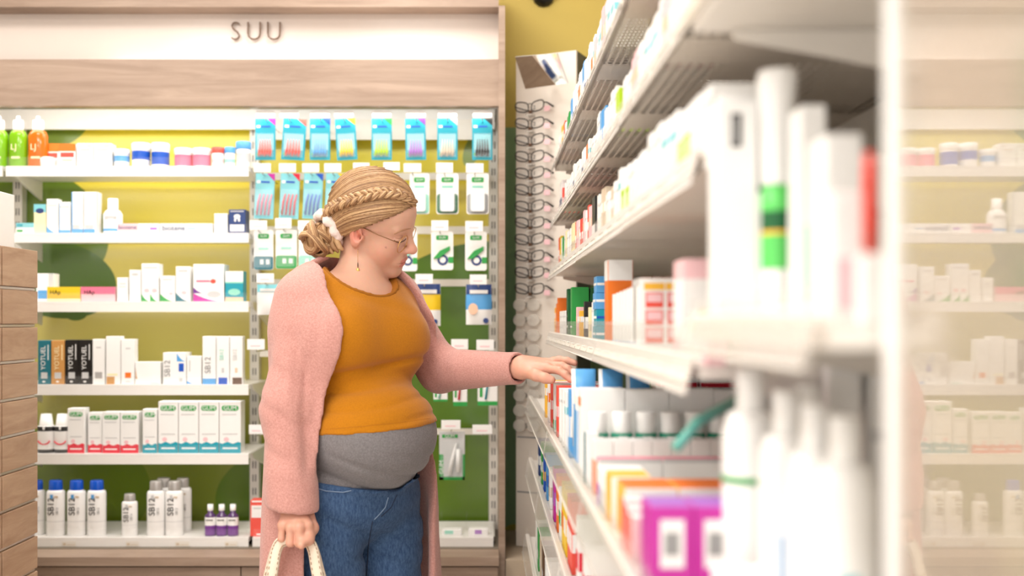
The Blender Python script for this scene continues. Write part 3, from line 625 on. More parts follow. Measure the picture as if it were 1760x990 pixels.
softbag(464, 489, 541, ['white', 'white', 'ltl'], 'white and sky blue soft bag behind the pink shoulder', 44); hook(456, 470, 'hook and tag above the sky blue soft bag', 30, 16)
softbag(737, 488, 560, ['white', 'yellow', 'navy'], 'white, yellow and navy soft bag behind the pink lapel', 40); hook(729, 471, 'hook and tag above the yellow soft bag', 30, 17)
bb = softbag(823, 489, 558, ['white', 'lblue', 'navy'], 'navy and light blue wipes bag with child\'s face print at right end', 44); hook(822, 472, 'hook and tag above the navy wipes bag', 29, 17)
MB().prism([(-.02 + .017*math.cos(t*math.pi/6), .055 + .02*math.sin(t*math.pi/6)) for t in range(12)], -.0172, -.01).build('printed_face', P('peach'), bb)
for px, a, b, c, lab, nm in ((757, 655, 690, 'mint', 'white and mint pack under the reaching sleeve, leftmost', 'a'), (791, 625, 698, 'red', 'white pack with red handle print below the reaching sleeve', 'b'), (838, 625, 697, 'teal', 'white pack with teal handle print beside the right upright', 'c')):
    Y = 3.5; W = (24 if nm != 'c' else 34)/2*Y/FPX; h_ = (b-a)*Y/FPX
    r = empty('brush_card', (xx(px, Y), Y, zx(b, Y)), lab, 'toothbrush pack', 'toothbrush packs on hooks')
    MB().box((-W, 0, 0), (W, .004, h_), 0, .001).box((-W, -.0006, 0), (W, .001, h_*.1), 1).build('card', [WHITE, P('green')], r)
    MB().tube([(-W*.2, -.004, h_*.15), (0, -.005, h_*.5), (W*.3, -.004, h_*.9)], [.004, .003, .002], 6).build('toothbrush', P(c), r)
    MB().box((-W*.8, -.0008, h_*.2), (-W*.5, .001, h_*.85)).build('printed_line', P('green'), r)
hook(790, 583, 'hook and tag over the reaching sleeve, left one', 29, 18); hook(834, 584, 'hook and tag over the reaching sleeve, right one', 30, 18)
hook(440, 583, 'white tag left of the pink sleeve at elbow height', 30, 18); hook(441, 730, 'white tag left of the pink sleeve below elbow', 26, 16)
gk = empty('toothbrush_kit', (xx(777, 3.5), 3.5, zx(825, 3.5)), 'clear travel kit pack with green frame and logo', 'kit pack')
MB().box((-.045, 0, 0), (.045, .004, .17), 0, .001).box((-.045, -.0008, 0), (.045, .001, .012), 1).box((-.045, -.0008, 0), (-.03, .001, .09), 1).box((.036, -.0008, 0), (.045, .001, .09), 1).box((-.035, -.0008, .148), (.02, .001, .16), 1).build('card', [P('lgrey'), P('green')], gk)
text('GUM', .016, (-.008, -.0014, .154), WHITE, gk); text('GUM', .022, (-.037, -.0014, .045), WHITE, gk, math.pi/2)
MB().tube([(-.01, -.01, .02), (.0, -.012, .07), (.015, -.01, .13)], [.008, .007, .004], 8).tube([(.022, -.01, .03), (.022, -.01, .11)], .009, 8).build('kit_pieces', GLOSS, gk)
MB().box((-.04, -.022, .012), (.04, -.0212, .14)).build('blister', FILM, gk)
hook(775, 722, 'hook and tag above the green travel kit', 33, 16); hook(829, 730, 'white tag right of the green travel kit', 34, 16)
# ------------------------------------------------------------------ eyeglasses stand
ang = math.atan2(-.1, .208)
st = empty('eyewear_stand', (xx(887, 3.6), 3.6, 0), 'tall white eyeglasses stand between wall unit and rack', 'display stand'); st.rotation_euler = (0, 0, ang)
PW = .231
STW = mat('stand_white', (238, 228, 216), .4, .02)
MB().box((0, 0, .44), (PW, .012, 2.205)).build('front_panel', STW, st)
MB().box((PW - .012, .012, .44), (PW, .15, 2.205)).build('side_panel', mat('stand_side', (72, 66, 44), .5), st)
MB().box((0, .012, .44), (.012, .15, 2.205)).build('side_panel', STW, st)
for z in (.832, .634): MB().box((.004, -.001, z), (.12, .002, z + .005)).build('drawer_gap', P('grey'), st)
mirM = mat('mirror', (236, 236, 232), .03, .01, metal=1)
mi_ = empty('tilted_mirror', (0, 0, 0), 'rectangular mirror tilted on top of the eyeglasses stand', 'mirror')
mn, mc = Vector((-.655, -.6, -.457)), at(930, 121, 3.40)
def onmir(px, py):
    d = at(px, py, 1.0) - Vector((0, 0, H)); return Vector((0, 0, H)) + d*((mc - Vector((0, 0, H))).dot(mn)/d.dot(mn))
q = [onmir(885, 98), onmir(957, 92), onmir(975, 143), onmir(903, 153)]
cq = sum(q, Vector()) / 4; mi_.location = cq
nrm = (q[1]-q[0]).cross(q[3]-q[0]).normalized()
if nrm.y > 0: nrm = -nrm
V = [p - cq for p in q] + [p - cq - nrm*.006 for p in q]
MB().add(V, [(0,1,2,3)]).build('glass', mirM, mi_)
MB().add([v - nrm*.0005 for v in V], [(4,7,6,5), (0,4,5,1), (1,5,6,2), (2,6,7,3), (3,7,4,0), (0, 3, 2, 1)]).build('backing', P('lgrey'), mi_)
bar_ = MB().tube([(-nrm*.007), Vector((.035, .10, -.0))], .006, 8).build('bracket', P('grey'), mi_)
FRB = mat('dark_metal_frame', (30, 25, 22), .3, .05, metal=.4)
LENS = glass_mat('clear_lens', (255, 255, 255), .07, .02)
def rrect(w_, h_, cx, cz, n=20, p=2.8):
    out = []
    for k in range(n):
        t = 2*math.pi*k/n; c_, s_ = math.cos(t), math.sin(t)
        out.append((cx + w_*math.copysign(abs(c_)**(2/p), c_), 0, cz + h_*math.copysign(abs(s_)**(2/p), s_)))
    return out
def eyeglasses():
    r = empty('eyeglasses')
    for cx in (-.027, .027):
        rim = [(x + .0, -.004*abs(x)/.05, z - .003*(x-cx)/.02*(1 if cx > 0 else -1)*(-1)) for x, y, z in rrect(.022, .0155, cx, 0)]
        f = MB().tube(rim, .0019, 6, closed=True).build('rim', FRB, r)
        MB().add([(x, y, z) for x, y, z in rim], [tuple(range(len(rim)))]).build('lens', LENS, r)
    MB().tube([(-.0055, -.001, .007), (0, -.002, .0095), (.0055, -.001, .007)], .0013, 6).build('bridge', FRB, r)
    MB().tube([(-.05, .001, .008), (-.052, .010, .004), (-.02, .013, -.007), (.004, .013, -.017)], [.0019, .0019, .002, .0024], 6).build('temple', FRB, r)
    MB().tube([(.049, .001, .009), (.056, .004, .009), (.066, .006, .002), (.078, .008, -.006)], [.0018, .002, .0026, .003], 6).build('temple', FRB, r)
    MB().box((-.004, -.003, -.022), (.006, .006, -.012)).build('nose_rest', P('brown'), r)
    MB().box((.05, -.004, -.02), (.07, -.003, -.004)).build('price_tag', P('lpink'), r)
    return r
eg = eyeglasses()
for i in range(12):
    o = eg if i == 0 else dup(eg)
    z = zx(184 + 28.4*i, 3.56)
    o.parent = st; o.location = (.064, -.022, z)
    M_ = Matrix.Translation(st.location) @ Matrix.Rotation(ang, 4, 'Z') @ Matrix.Translation((.064, -.022, z))
    o.parent = None; o.location = M_.to_translation(); o.rotation_euler = (0, (.02 if i % 2 else -.01), ang); o.scale = (1.12, 1, 1.15)
    tag(o, 'dark-framed reading glasses, %s from the top of the stand' % ORD[i], 'eyeglasses', 'reading glasses on the white stand')
    h_ = MB().box((-.012, -.03, z - .032), (.012, .0, z - .027)).build('glasses_holder', glass_mat('holder_plastic', (245, 240, 232), .5), st); h_.location = (.064, 0, 0)
    text(str([2, 2, 3, 2, 1, 2, 3, 2, 1, 3, 2, 1][i]), .02, (.072, -.0006, z + .0), P('black'), st, name='strength_number')
HP = glass_mat('holder_clear', (246, 240, 230), .45, .12)
for i in range(9):
    z = zx(524 + 26*i, 3.56)
    mb = MB()
    for cx in (.022, .075): mb.prism([(cx + .025*math.cos(t*math.pi/8), z + .022*math.sin(t*math.pi/8)) for t in range(16)], -.02, -.012)
    mb.box((.0, -.012, z - .003), (.1, -.001, z + .003))
    mb.build('empty_holder', HP, st)
    text(str([2, 5, 2, 3, 2, 1, 3, 2, 5][i]), .024, (.0485, -.0205, z), P('black'), st, name='strength_number')

# ------------------------------------------------------------------ right-hand rack
RX1 = .585
rack = empty('medicine_rack', (.4, 2.0, 0), 'long white medicine rack running from the foreground to the glasses stand', 'rack')
RO = Vector(rack.location)
def rb(name, mb, m, parent=None):
    o = mb.build(name, m); o.parent = parent or rack
    if parent is None: o.location = -RO
    return o
RACKW = mat('rack_enamel', (236, 230, 222), .38, .02)
def perf_mat(name, col):
    """perforated sheet: rows of slots that let light through"""
    m = bpy.data.materials.new(name); m.use_nodes = True; nt = m.node_tree; b = nt.nodes['Principled BSDF']; b.inputs['Base Color'].default_value = rgb(*col); b.inputs['Roughness'].default_value = .4
    tc = nt.nodes.new('ShaderNodeTexCoord'); sp = nt.nodes.new('ShaderNodeSeparateXYZ'); nt.links.new(tc.outputs['Object'], sp.inputs[0])
    def per(out, period, duty):
        a = nt.nodes.new('ShaderNodeMath'); a.operation = 'MULTIPLY'; a.inputs[1].default_value = 1/period; nt.links.new(out, a.inputs[0])
        f = nt.nodes.new('ShaderNodeMath'); f.operation = 'FRACT'; nt.links.new(a.outputs[0], f.inputs[0])
        g = nt.nodes.new('ShaderNodeMath'); g.operation = 'LESS_THAN'; g.inputs[1].default_value = duty; nt.links.new(f.outputs[0], g.inputs[0]); return g.outputs[0]
    a, c = per(sp.outputs['X'], .014, .66), per(sp.outputs['Y'], .018, .55)
    mu = nt.nodes.new('ShaderNodeMath'); mu.operation = 'MULTIPLY'; nt.links.new(a, mu.inputs[0]); nt.links.new(c, mu.inputs[1])
    big = per(sp.outputs['Y'], .42, .72); m3 = nt.nodes.new('ShaderNodeMath'); m3.operation = 'MULTIPLY'; nt.links.new(mu.outputs[0], m3.inputs[0]); nt.links.new(big, m3.inputs[1])
    t = nt.nodes.new('ShaderNodeBsdfTransparent'); mx = nt.nodes.new('ShaderNodeMixShader'); nt.links.new(m3.outputs[0], mx.inputs[0])
    nt.links.new(b.outputs[0], mx.inputs[1]); nt.links.new(t.outputs[0], mx.inputs[2]); nt.links.new(mx.outputs[0], nt.nodes['Material Output'].inputs[0])
    return m
PERF = perf_mat('perforated_enamel', (226, 216, 204))
STRIPM = glass_mat('price_strip_plastic', (246, 240, 234), .72, .25)
STRIPC = glass_mat('price_strip_clear', (244, 240, 234), .34, .12)
ACR = glass_mat('rack_acrylic', (244, 240, 234), .2, .06)
slip = None
def rshelf(k, Xf, zb, zt, za, y0, y1, perf=False, splits=(), lean=.012, slips=True):
    """deck from y0 (near) to y1 (far); strip zb..zt, clear front zt..za"""
    d = rb('shelf', MB().box((Xf + .004, y0, zt - .024), (RX1, y1, zt - .01)), PERF if perf else RACKW)
    rb('front_rail', MB().box((Xf, y0, zt - .012), (Xf + .012, y1, zt), 0, .002), RACKW, d)
    yy = [y0] + list(splits) + [y1]
    for a, b in zip(yy[:-1], yy[1:]):
        s = rb('price_strip', MB().prism([(Xf - .003, zt - .002), (Xf - .001, zt - .002), (Xf - lean + .002, zb), (Xf - lean, zb)], a + .004, b - .002), STRIPM if slips else STRIPC, d)
        rb('strip_edge', MB().tube([(Xf - lean + .001, a + .004, zb), (Xf - lean + .001, b - .002, zb)], .0016, 6), RACKW, s)
        if slips:
            n = max(1, int((b - a) / .125)); p = MB()
            for i in range(n):
                c = a + .004 + (b - a - .006) * (i + .5) / n
                p = MB().prism([(Xf - .0042, zt - .010), (Xf - .0036, zt - .010), (Xf - lean*.75 - .0008, zb + .012), (Xf - lean*.75 - .0014, zb + .012)], c - .06, c + .06).prism([(Xf - .0052, zt - .016), (Xf - .0046, zt - .016), (Xf - lean*.6 - .0008, zb + .022), (Xf - lean*.6 - .0014, zb + .022)], c - .045, c + .03, 1)
                q = p.build('price_slip', [CREAMW, WHITE]); q.parent = d
    rb('acrylic_front', MB().box((Xf + .001, y0 + .002, zt), (Xf + .003, y1 - .002, za)), ACR, d)
    for yv in (y0 + .01, y1 - .014):
        rb('bracket', MB().prism([(RX1 - .002, zt - .1), (RX1 - .002, zt - .025), (Xf + .04, zt - .025), (Xf + .04, zt - .034)], yv, yv + .004), RACKW, d)
    return zt - .0095
RS = {}
YA0, YA1 = 1.0, 3.38
for k, Xf, zb, zt, za, perf, sp_ in ((1, .225, 1.75, 1.785, 1.80, True, (1.6, 2.4)), (2, .222, 1.5625, 1.60, 1.617, True, (1.6, 2.4)), (3, .215, 1.389, 1.428, 1.45, False, (1.5, 2.3)), (4, .21, 1.177, 1.216, 1.251, False, (1.89,)),
                                     (5, .14, .943, 1.0, 1.026, False, (1.45, 2.3)), (6, .14, .73, .79, .815, False, (1.9, 2.7)), (7, .13, .47, .53, .55, False, (2.2,))):
    RS[k] = (Xf, rshelf(k, Xf, zb, zt, za, YA0 if k != 5 else .62, YA1, perf, sp_, slips=k < 5))
RS['4b'] = (.2, rshelf('4b', .2, 1.222, 1.258, 1.27, .592, .985, slips=False))
RS['2b'] = (.2, rshelf('2b', .2, 1.53, 1.56, 1.57, .1, .985, slips=False))
rb('back_panel', MB().box((RX1, .1, .05), (RX1 + .012, YA1, 2.2)), RACKW)
rb('base', MB().box((.16, .1, 0), (RX1, YA1 - .02, .2)), RACKW)
for y in (1.0, 1.8, 2.6, 3.36):
    u = rb('upright', MB().box((RX1 - .03, y - .015, .05), (RX1 - .001, y + .015, 2.2)), RACKW)
    s = MB()
    for j in range(40):
        for dx in (-.008, .003): s.box((RX1 - .0305, y + dx, .3 + j*.047), (RX1 - .0295, y + dx + .005, .325 + j*.047))
    q_ = s.build('slots', SLOT); q_.parent = u; q_['kind'] = 'stuff'
SHN = {1: 'top rack shelf', 2: 'second rack shelf', 3: 'third rack shelf', 4: 'fourth rack shelf', 5: 'fifth rack shelf', 6: 'sixth rack shelf', 7: 'lowest rack shelf', '4b': 'near rack bay'}
LOOK = {}
RMESH = {}
def rbox(k, yn, dy, h_, look, scheme, x0=.012, w_=.065, label=None, z=None, lean=0, shared=True):
    """carton on rack shelf k: near face at y=yn, thickness dy along the rack, height h_, front face x0 behind the rail
    scheme: (body, band on front, v0, v1, side band or None, top or None)"""
    Xf, zs = RS[k]; base, band, v0, v1, side, top = scheme
    key = (round(dy, 3), round(h_, 3), round(w_, 3), scheme)
    names = [base]; mats = [P(base)]
    def mi(c):
        if c not in names: names.append(c); mats.append(P(c))
        return names.index(c)
    if key not in RMESH:
        mb = MB().box((0, 0, 0), (w_, dy, h_), 0, .0008)
        if band: mb.box((-.0005, .0012, v0*h_), (.001, dy - .0012, v1*h_), mi(band))
        if side: mb.box((.0012, -.0005, v0*h_), (w_ - .0012, .001, v1*h_), mi(side))
        if top: mb.box((.001, .001, h_ - .0003), (w_ - .001, dy - .001, h_ + .0005), mi(top))
        o = mb.build('carton', mats); RMESH[key] = o.data
    else:
        o = bpy.data.objects.new('carton', RMESH[key]); COL.objects.link(o)
    o.location = (Xf + x0 + .0018, yn, zs + .0004 if z is None else z)
    if lean: o.rotation_euler = (lean, 0, 0)
    if label is None:
        c = LOOK.setdefault((k, look), [0]); 
        label = '%s carton, %s of its kind from the near end, %s' % (look, ordw(c[0]), SHN[k]); c[0] += 1
    tag(o, label, 'box', 'cartons on the ' + SHN[k]); return o
SC = {'plain white': ('white', 'lgrey', .75, .8, 'lgrey', None), 'white blue-footed': ('white', 'blue', 0, .16, 'lblue', None), 'white with orange band': ('white', 'orange', .5, .72, 'orange', None), 'white teal-banded': ('white', 'ltl', .62, .74, 'ltl', None),
      'light blue': ('lblue', 'white', .3, .6, 'white', None), 'navy-striped white': ('white', 'navy', .1, .5, 'navy', None), 'orange': ('orange', 'white', .4, .55, 'peach', None), 'pale pink': ('lpink', 'peach', .5, .7, 'white', None), 'cream': ('cream', 'beige', .3, .5, 'beige', None),
      'lime green': ('lime', 'white', .1, .2, None, None), 'green': ('green', 'white', .2, .35, 'white', None), 'yellow': ('yellow', 'white', .3, .4, None, None), 'white green-footed': ('white', 'green', .05, .25, 'mint', None), 'white lime-spotted': ('white', 'lime', .25, .6, 'lime', None), 'coral': ('coral', 'white', .4, .6, 'lpink', None),
      'violet-edged white': ('white', 'violet', .1, .4, None, None), 'amber': ('amber', 'white', .6, .8, 'white', None), 'beige': ('beige', 'white', .5, .7, 'cream', None)}
def fill(k, y0, y1, looks, hr, wr=(.03, .04), x0=.012, gap=.0015):
    y = y0; i = 0
    while y < y1 - wr[0]:
        lk = looks[i % len(looks)]; i += 1
        n = random.choice((1, 2, 2, 3)); dy = round(random.uniform(*wr) / .004) * .004; h_ = round(random.uniform(*hr) / .006) * .006
        for q in range(n):
            if y + dy > y1: return
            rbox(k, y, dy, h_, lk, SC[lk], x0 + .002*((i + q) % 2)); y += dy + gap
# top three shelves, near to far
fill(1, 1.9, 2.28, ['white teal-banded', 'plain white', 'pale pink'], (.10, .13))
fill(1, 2.28, 2.9, ['white with orange band', 'plain white', 'navy-striped white', 'light blue', 'white blue-footed'], (.10, .13))
rbox(1, 2.91, .035, .09, 'green', SC['green']); rbox(1, 2.95, .035, .085, 'green', SC['green'])
fill(1, 3.0, 3.36, ['plain white', 'coral', 'amber', 'white with orange band'], (.075, .1))
fill(2, 1.05, 1.75, ['plain white', 'white teal-banded', 'plain white', 'pale pink'], (.075, .11), (.03, .048))
rbox(2, 1.78, .05, .078, 'lime green', SC['lime green'], label='bright lime green carton standing out on second rack shelf')
fill(2, 1.84, 2.3, ['plain white', 'violet-edged white', 'light blue', 'plain white'], (.07, .1))
rbox(2, 2.31, .03, .085, 'white teal-banded', SC['white teal-banded']); rbox(2, 2.345, .036, .08, 'orange', SC['orange'])
fill(2, 2.39, 3.1, ['white blue-footed', 'navy-striped white', 'white blue-footed', 'plain white'], (.07, .095))
rbox(2, 3.12, .03, .08, 'coral', SC['coral']); rbox(2, 3.16, .09, .11, 'white', ('white', 'navy', .15, .5, 'navy', None), label='tall white carton with navy rings at far end of second rack shelf')
fill(3, 1.03, 1.75, ['plain white', 'white lime-spotted', 'white teal-banded', 'plain white', 'white blue-footed'], (.075, .1), (.034, .05))
fill(3, 1.76, 2.1, ['plain white', 'beige', 'plain white'], (.07, .1), (.022, .034))
rbox(3, 2.12, .06, .1, 'black', ('black', 'white', .2, .4, 'grey', None), label='black dotted carton on third rack shelf')
fill(3, 2.2, 2.62, ['pale pink', 'coral', 'plain white'], (.075, .1), (.022, .03))
fill(3, 2.63, 3.0, ['cream', 'plain white'], (.08, .1))
rbox(3, 3.02, .03, .09, 'green', SC['green']); rbox(3, 3.06, .03, .09, 'white green-footed', SC['white green-footed']); rbox(3, 3.11, .04, .1, 'yellow', SC['yellow']); rbox(3, 3.17, .04, .1, 'coral', SC['coral'])
# fourth shelf, explicit
def yof(px, X): return X * FPX / (px - VX)
X4 = .222
rbox(4, yof(1043, X4), .05, .158, '', ('orange', 'white', .76, 1, 'white', 'white'), w_=.047, label='tall orange carton with white top, tallest on fourth rack shelf')
for i in range(7):
    y = yof(1090 - 6.2*i, X4) 
    rbox(4, y, .016, .098 - .001*i, '', ('white', 'lblue' if i != 4 else 'blue', .02, .12, 'lgrey' if i else 'white', None), w_=.045, label='slim white blue-footed carton before the tall orange one, %s from the near end' % ORD[i])
for i in range(4):
    rbox(4, yof(1022, X4), .05, .034, '', ('lblue' if i > 1 else 'teal', 'white', .45, .6, 'white' if i != 1 else 'blue', None), x0=.012 + .002*(i % 2), w_=.028, z=RS[4][1] + .0004 + .0345*i, label='light blue carton in the stack of four, %s from the bottom' % ORD[i])
for i, (px, w_) in enumerate(((982, .045), (975, .04))):
    rbox(4, yof(px, X4) + .0*i, .05, .135, '', ('dgreen' if i else 'green', 'white', .2, .24, None, None), x0=.012, w_=.045, label=['bright green carton on fourth rack shelf', 'dark green carton behind the bright green one'][i])
rbox(4, yof(982, X4), .045, .133, '', ('dgreen', None, 0, 0, None, None), x0=.06, w_=.045, label='dark green carton beside the bright green one, deeper in the shelf')
for i, (px, lk) in enumerate(((1017, 'plain white'), (1011, 'cream'), (1003, 'black dotted'), (995, 'amber'), (990, 'pale pink'))):
    rbox(4, yof(px, X4), .022, (.085, .075, .09, .07, .08)[i], lk, SC.get(lk, ('black', 'white', .3, .6, 'white', None)), w_=.03, x0=.0125 )
rbox(4, yof(957, X4), .06, .12, '', ('orange', 'white', .85, 1, None, None), w_=.06, label='orange carton with white top near far end of fourth shelf')
for i in range(5): rbox(4, yof(974 - 3*i, X4), .03, .075, 'plain white', SC['plain white'], w_=.04)
fill(4, 3.26, 3.36, ['coral', 'amber', 'pale pink'], (.08, .1), (.03, .04))
def gridbox():
    o = rbox(4, yof(1098, X4), .075, .107, '', ('white', 'lgrey', .9, 1, None, 'orange'), w_=.075, label='white carton with red square grid on its side, fourth rack shelf')
    mb = MB()
    for i in range(2):
        for j in range(3): mb.box((.008 + i*.032, -.0006, .012 + j*.026), (.034 + i*.032, 0, .034 + j*.026), 0 if j != 1 else 0)
        mb.box((.006 + i*.032, -.0006, .09), (.036 + i*.032, 0, .1), 1)
        for j in range(3): mb.box((.01 + i*.032, -.0009, .02 + j*.026), (.032 + i*.032, -.0005, .032 + j*.026), 2)
    mb.build('printed_grid', [P('coral'), P('amber'), P('lpink')], o)
gridbox()
rbox(4, yof(1172, X4), .06, .115, '', ('lpink', 'white', .2, .8, 'white', None), w_=.05, label='pale blank carton nearest the near end of fourth rack shelf')
for i in range(2): rbox(4, yof(1196 + 16*i, .215), .03, .05 + .004*i, '', ('lpink', 'amber', .7, 1, 'coral', 'amber'), x0=.004, w_=.02, label='low pink and amber carton at near end of fourth shelf, ' + ('far one', 'near one')[i])
# fifth shelf, explicit
X5 = .154
rows5 = [(936, 'amber', .10), (941, 'white with orange band', .105), (946, 'coral', .11), (951, 'white green-footed', .115), (956, 'coral', .115), (961, 'plain white', .115), (966, 'plain white', .12), (971, 'white teal-banded', .12), (977, 'light blue', .13)]
for px, lk, h_ in rows5:
    y = yof(px, X5)
    for q in range(2): rbox(5, y, .03, h_, lk, SC[lk], x0=.014 + q*.066, w_=.065)
# blue and white tube cartons in depth
def tubecarton(i):
    y = yof(984, X5); x = .155 + i*.05; z = RS[5][1] + .0004
    r = empty('tube', (x + .022, y + .03, z), 'blue and white upright tube, %s from the rack front on fifth shelf' % ORD[i], 'tube', 'blue and white tubes')
    MB().lathe([(.016, 0), (.017, .004), (.017, .03), (.012, .034)], 16).build('cap', GLOSS, r)
    V = []; F = []; n = 16
    for j, (zz, a, b) in enumerate(((.03, .02, .02), (.08, .0215, .019), (.13, .022, .012), (.172, .0225, .002))):
        for k in range(n): V.append((a*math.cos(2*math.pi*k/n), b*math.sin(2*math.pi*k/n), zz))
    for j in range(3):
        for k in range(n): F.append((j*n+k, j*n+(k+1) % n, (j+1)*n+(k+1) % n, (j+1)*n+k))
    F.append(tuple(3*n+k for k in range(n))); F.append(tuple(range(n))[::-1])
    mb = MB().add(V, F, 0, True); mb.m = [(0 if (q // n == 0 or (q % n) in (8, 9)) else 1) for q in range(len(F))]
    mb.build('body', [GLOSS, P('lblue')], r)
    text('GUM', .02, (-.002, -.0205, .085), P('navy'), r, math.pi/2)
for i in range(3): tubecarton(i)
for i in range(2): rbox(5, yof(984, X5) - .036*(i + 1) , .034, .13 + .01*(1 - i), '', ('white', 'lblue', .1, .8, 'lblue', None), x0=.014, w_=.05, label=['tall pale blue and white carton before the upright tubes', 'slim pale blue and white carton in front of its taller neighbour'][i])
# flat packs lying behind the tubes
for i in range(3):
    rbox(5, yof(984, X5) + .1, .06, .03, '', ('white', 'red', .3, .6, 'red', 'brown'), x0=.2 + .075*i - .01, w_=.07, z=RS[5][1] + .125, label='small dark-topped white carton lying high at the back, %s from the left' % ORD[i])
    rbox(5, yof(984, X5) + .1, .06, .124, '', ('cream', None, 0, 0, 'beige', None), x0=.2 + .075*i - .01, w_=.07, label='cream carton carrying a dark-topped one at the back, %s from left' % ORD[i])
yb_ = 1.66
for i in range(5): rbox(5, yb_, .045, .147 - .002*(i % 2), '', ('white', 'orange' if i == 0 else 'lgrey', .8, .9, None, None), x0=.014 + .074*i, w_=.073, label='white carton in the row behind the green-ringed bottles, %s from rack front' % ORD[i])
for i in range(6):
    r = empty('bottle', (.178 + .039*i, 1.61, RS[5][1]), 'white-capped bottle with green ring, %s from the rack front' % ORD[i], 'bottle', 'green-ringed bottles on fifth rack shelf')
    MB().lathe([(.0165, 0), (.0175, .004), (.0175, .07), (.0155, .078), (.0135, .08)], 18, mis=[0, 0, 0, 1]).build('body', [GLOSS, P('dteal')], r)
    MB().lathe([(.0182, .066), (.0182, .078), (.0165, .08)], 18).build('green_ring', mat('ring_green', (20, 140, 110), .3), r)
    MB().lathe([(.0155, .08), (.016, .083), (.0155, .112), (.0145, .114)], 18).build('cap', GLOSS, r)
    MB().box((-.007, -.0188, .064), (.007, -.017, .076)).build('printed_mark', WHITE, r)
rbox(5, 1.555, .03, .085, '', ('white', 'dteal', 0, 1, 'white', None), x0=.012, w_=.02, label='slim white carton with teal front edge before the green-ringed bottles')
for i in range(7): rbox(5, 1.49, .03, .082, '', ('white', 'orange', 0, .62, 'orange', 'lgrey'), x0=.018 + .029*i, w_=.0282, label='small white and orange carton in a cross row, %s from the rack front' % ORD[i])
for i in range(3): rbox(5, 1.415, .022, .064, '', ('white', 'pink', .92, 1, 'lgrey', 'pink'), x0=.016 + .092*i, w_=.091, label='long white carton with pink top, %s from the rack front' % ORD[i])
for i in range(3): rbox(5, 1.37 - .03*i, .026, .058, '', ('white', 'violet' if i == 0 else 'lgrey', 0, .6, 'lgrey', None), x0=.012, w_=.06, label='low white carton before the pink-topped ones, %s from the far side' % ORD[i])
for i in range(4):
    y = 1.19 + (.03 if i % 2 else 0)
    rbox(5, 1.172, .072, .0625, '', ('white', 'amber', 0, 1, None, 'orange'), x0=.02 + .064*i, w_=.062, label='white carton with orange top and amber edge, %s from rack front' % ORD[i])
for i in range(2): rbox(5, 1.25 + .03*i, .028, .064, '', ('white', 'amber', 0, 1, None, 'amber'), x0=.014, w_=.05, label='slim amber-edged white carton behind the orange-topped ones, ' + ('near one', 'far one')[i])
for i in range(3): rbox(5, 1.06 + .03*i, .026, .05 + .004*i, '', ('white', 'coral', 0, 1, 'lpink', None), x0=.012, w_=.035, label='low white carton with coral edge beside the magenta ones, %s from the near end' % ORD[i])
for i in range(4):
    o = rbox(5, .95, .06, .082, '', ('magenta', None, 0, 0, None, 'violet'), x0=.014 + .042*i, w_=.041, label='glossy magenta carton with white label, %s from the rack front' % ORD[i])
    MB().box((.009, -.0006, .024), (.032, .0002, .07)).box((.013, -.0009, .036), (.027, -.0005, .058), 1).build('printed_label', [WHITE, P('grey')], o)
rbox(5, .86, .04, .04, '', ('white', 'lgrey', .3, .5, None, None), x0=.06, w_=.06, label='low white carton in front of the magenta ones')
tw = MB().tube([at(1235, 682, 1.12) + Vector((.05, .06, .0)), at(1200, 725, 1.1), at(1160, 772, 1.09)], [.0065, .0065, .006], 8).build('teal_tube_wand', mat('teal_plastic', (110, 190, 175), .3), None); tag(tw, 'slim teal plastic wand leaning diagonally over the fifth rack shelf', 'wand')
# sixth and seventh shelves
X6 = .154
for px, (b, s), h_, nm in ((1003, ('white', 'red'), .11, 'white and red carton'), (992, ('white', 'red'), .13, 'second white and red carton'), (981, ('coral', 'white'), .135, 'red carton'), (977, ('coral', 'white'), .135, 'second red carton'), (971, ('yellow', 'white'), .135, 'yellow carton'), (967, ('yellow', 'orange'), .135, 'deep yellow carton'), (962, ('white', 'green'), .11, 'white carton with green band'), (957, ('orange', 'white'), .125, 'orange carton'), (951, ('magenta', 'violet'), .125, 'magenta carton with violet lines'), (944, ('white', 'beige'), .1, 'white carton with beige band'), (939, ('lblue', 'blue'), .12, 'light blue carton'), (934, ('blue', 'amber'), .1, 'blue and amber carton'), (930, ('green', 'white'), .12, 'green carton'), (925, ('navy', 'white'), .11, 'navy carton')):
    rbox(6, yof(px, X6), min(.05, .9*(yof(px, X6) - yof(px + 4, X6))), h_, '', (b, s, .3, .55, s, 'black' if 'violet lines' in nm else None), x0=.014, w_=.07, label=nm + ' in the row on the sixth rack shelf')
for i, (px, b) in enumerate(((937, 'white'), (932, 'brown'), (928, 'beige'), (924, 'green'), (921, 'white'))):
    rbox(7, yof(px, .146), .05, .12, '', (b, 'lgrey', .3, .5, None, None), x0=.016, w_=.07, label='%s carton on the lowest rack shelf, %s from the near side' % (b, ORD[i]))
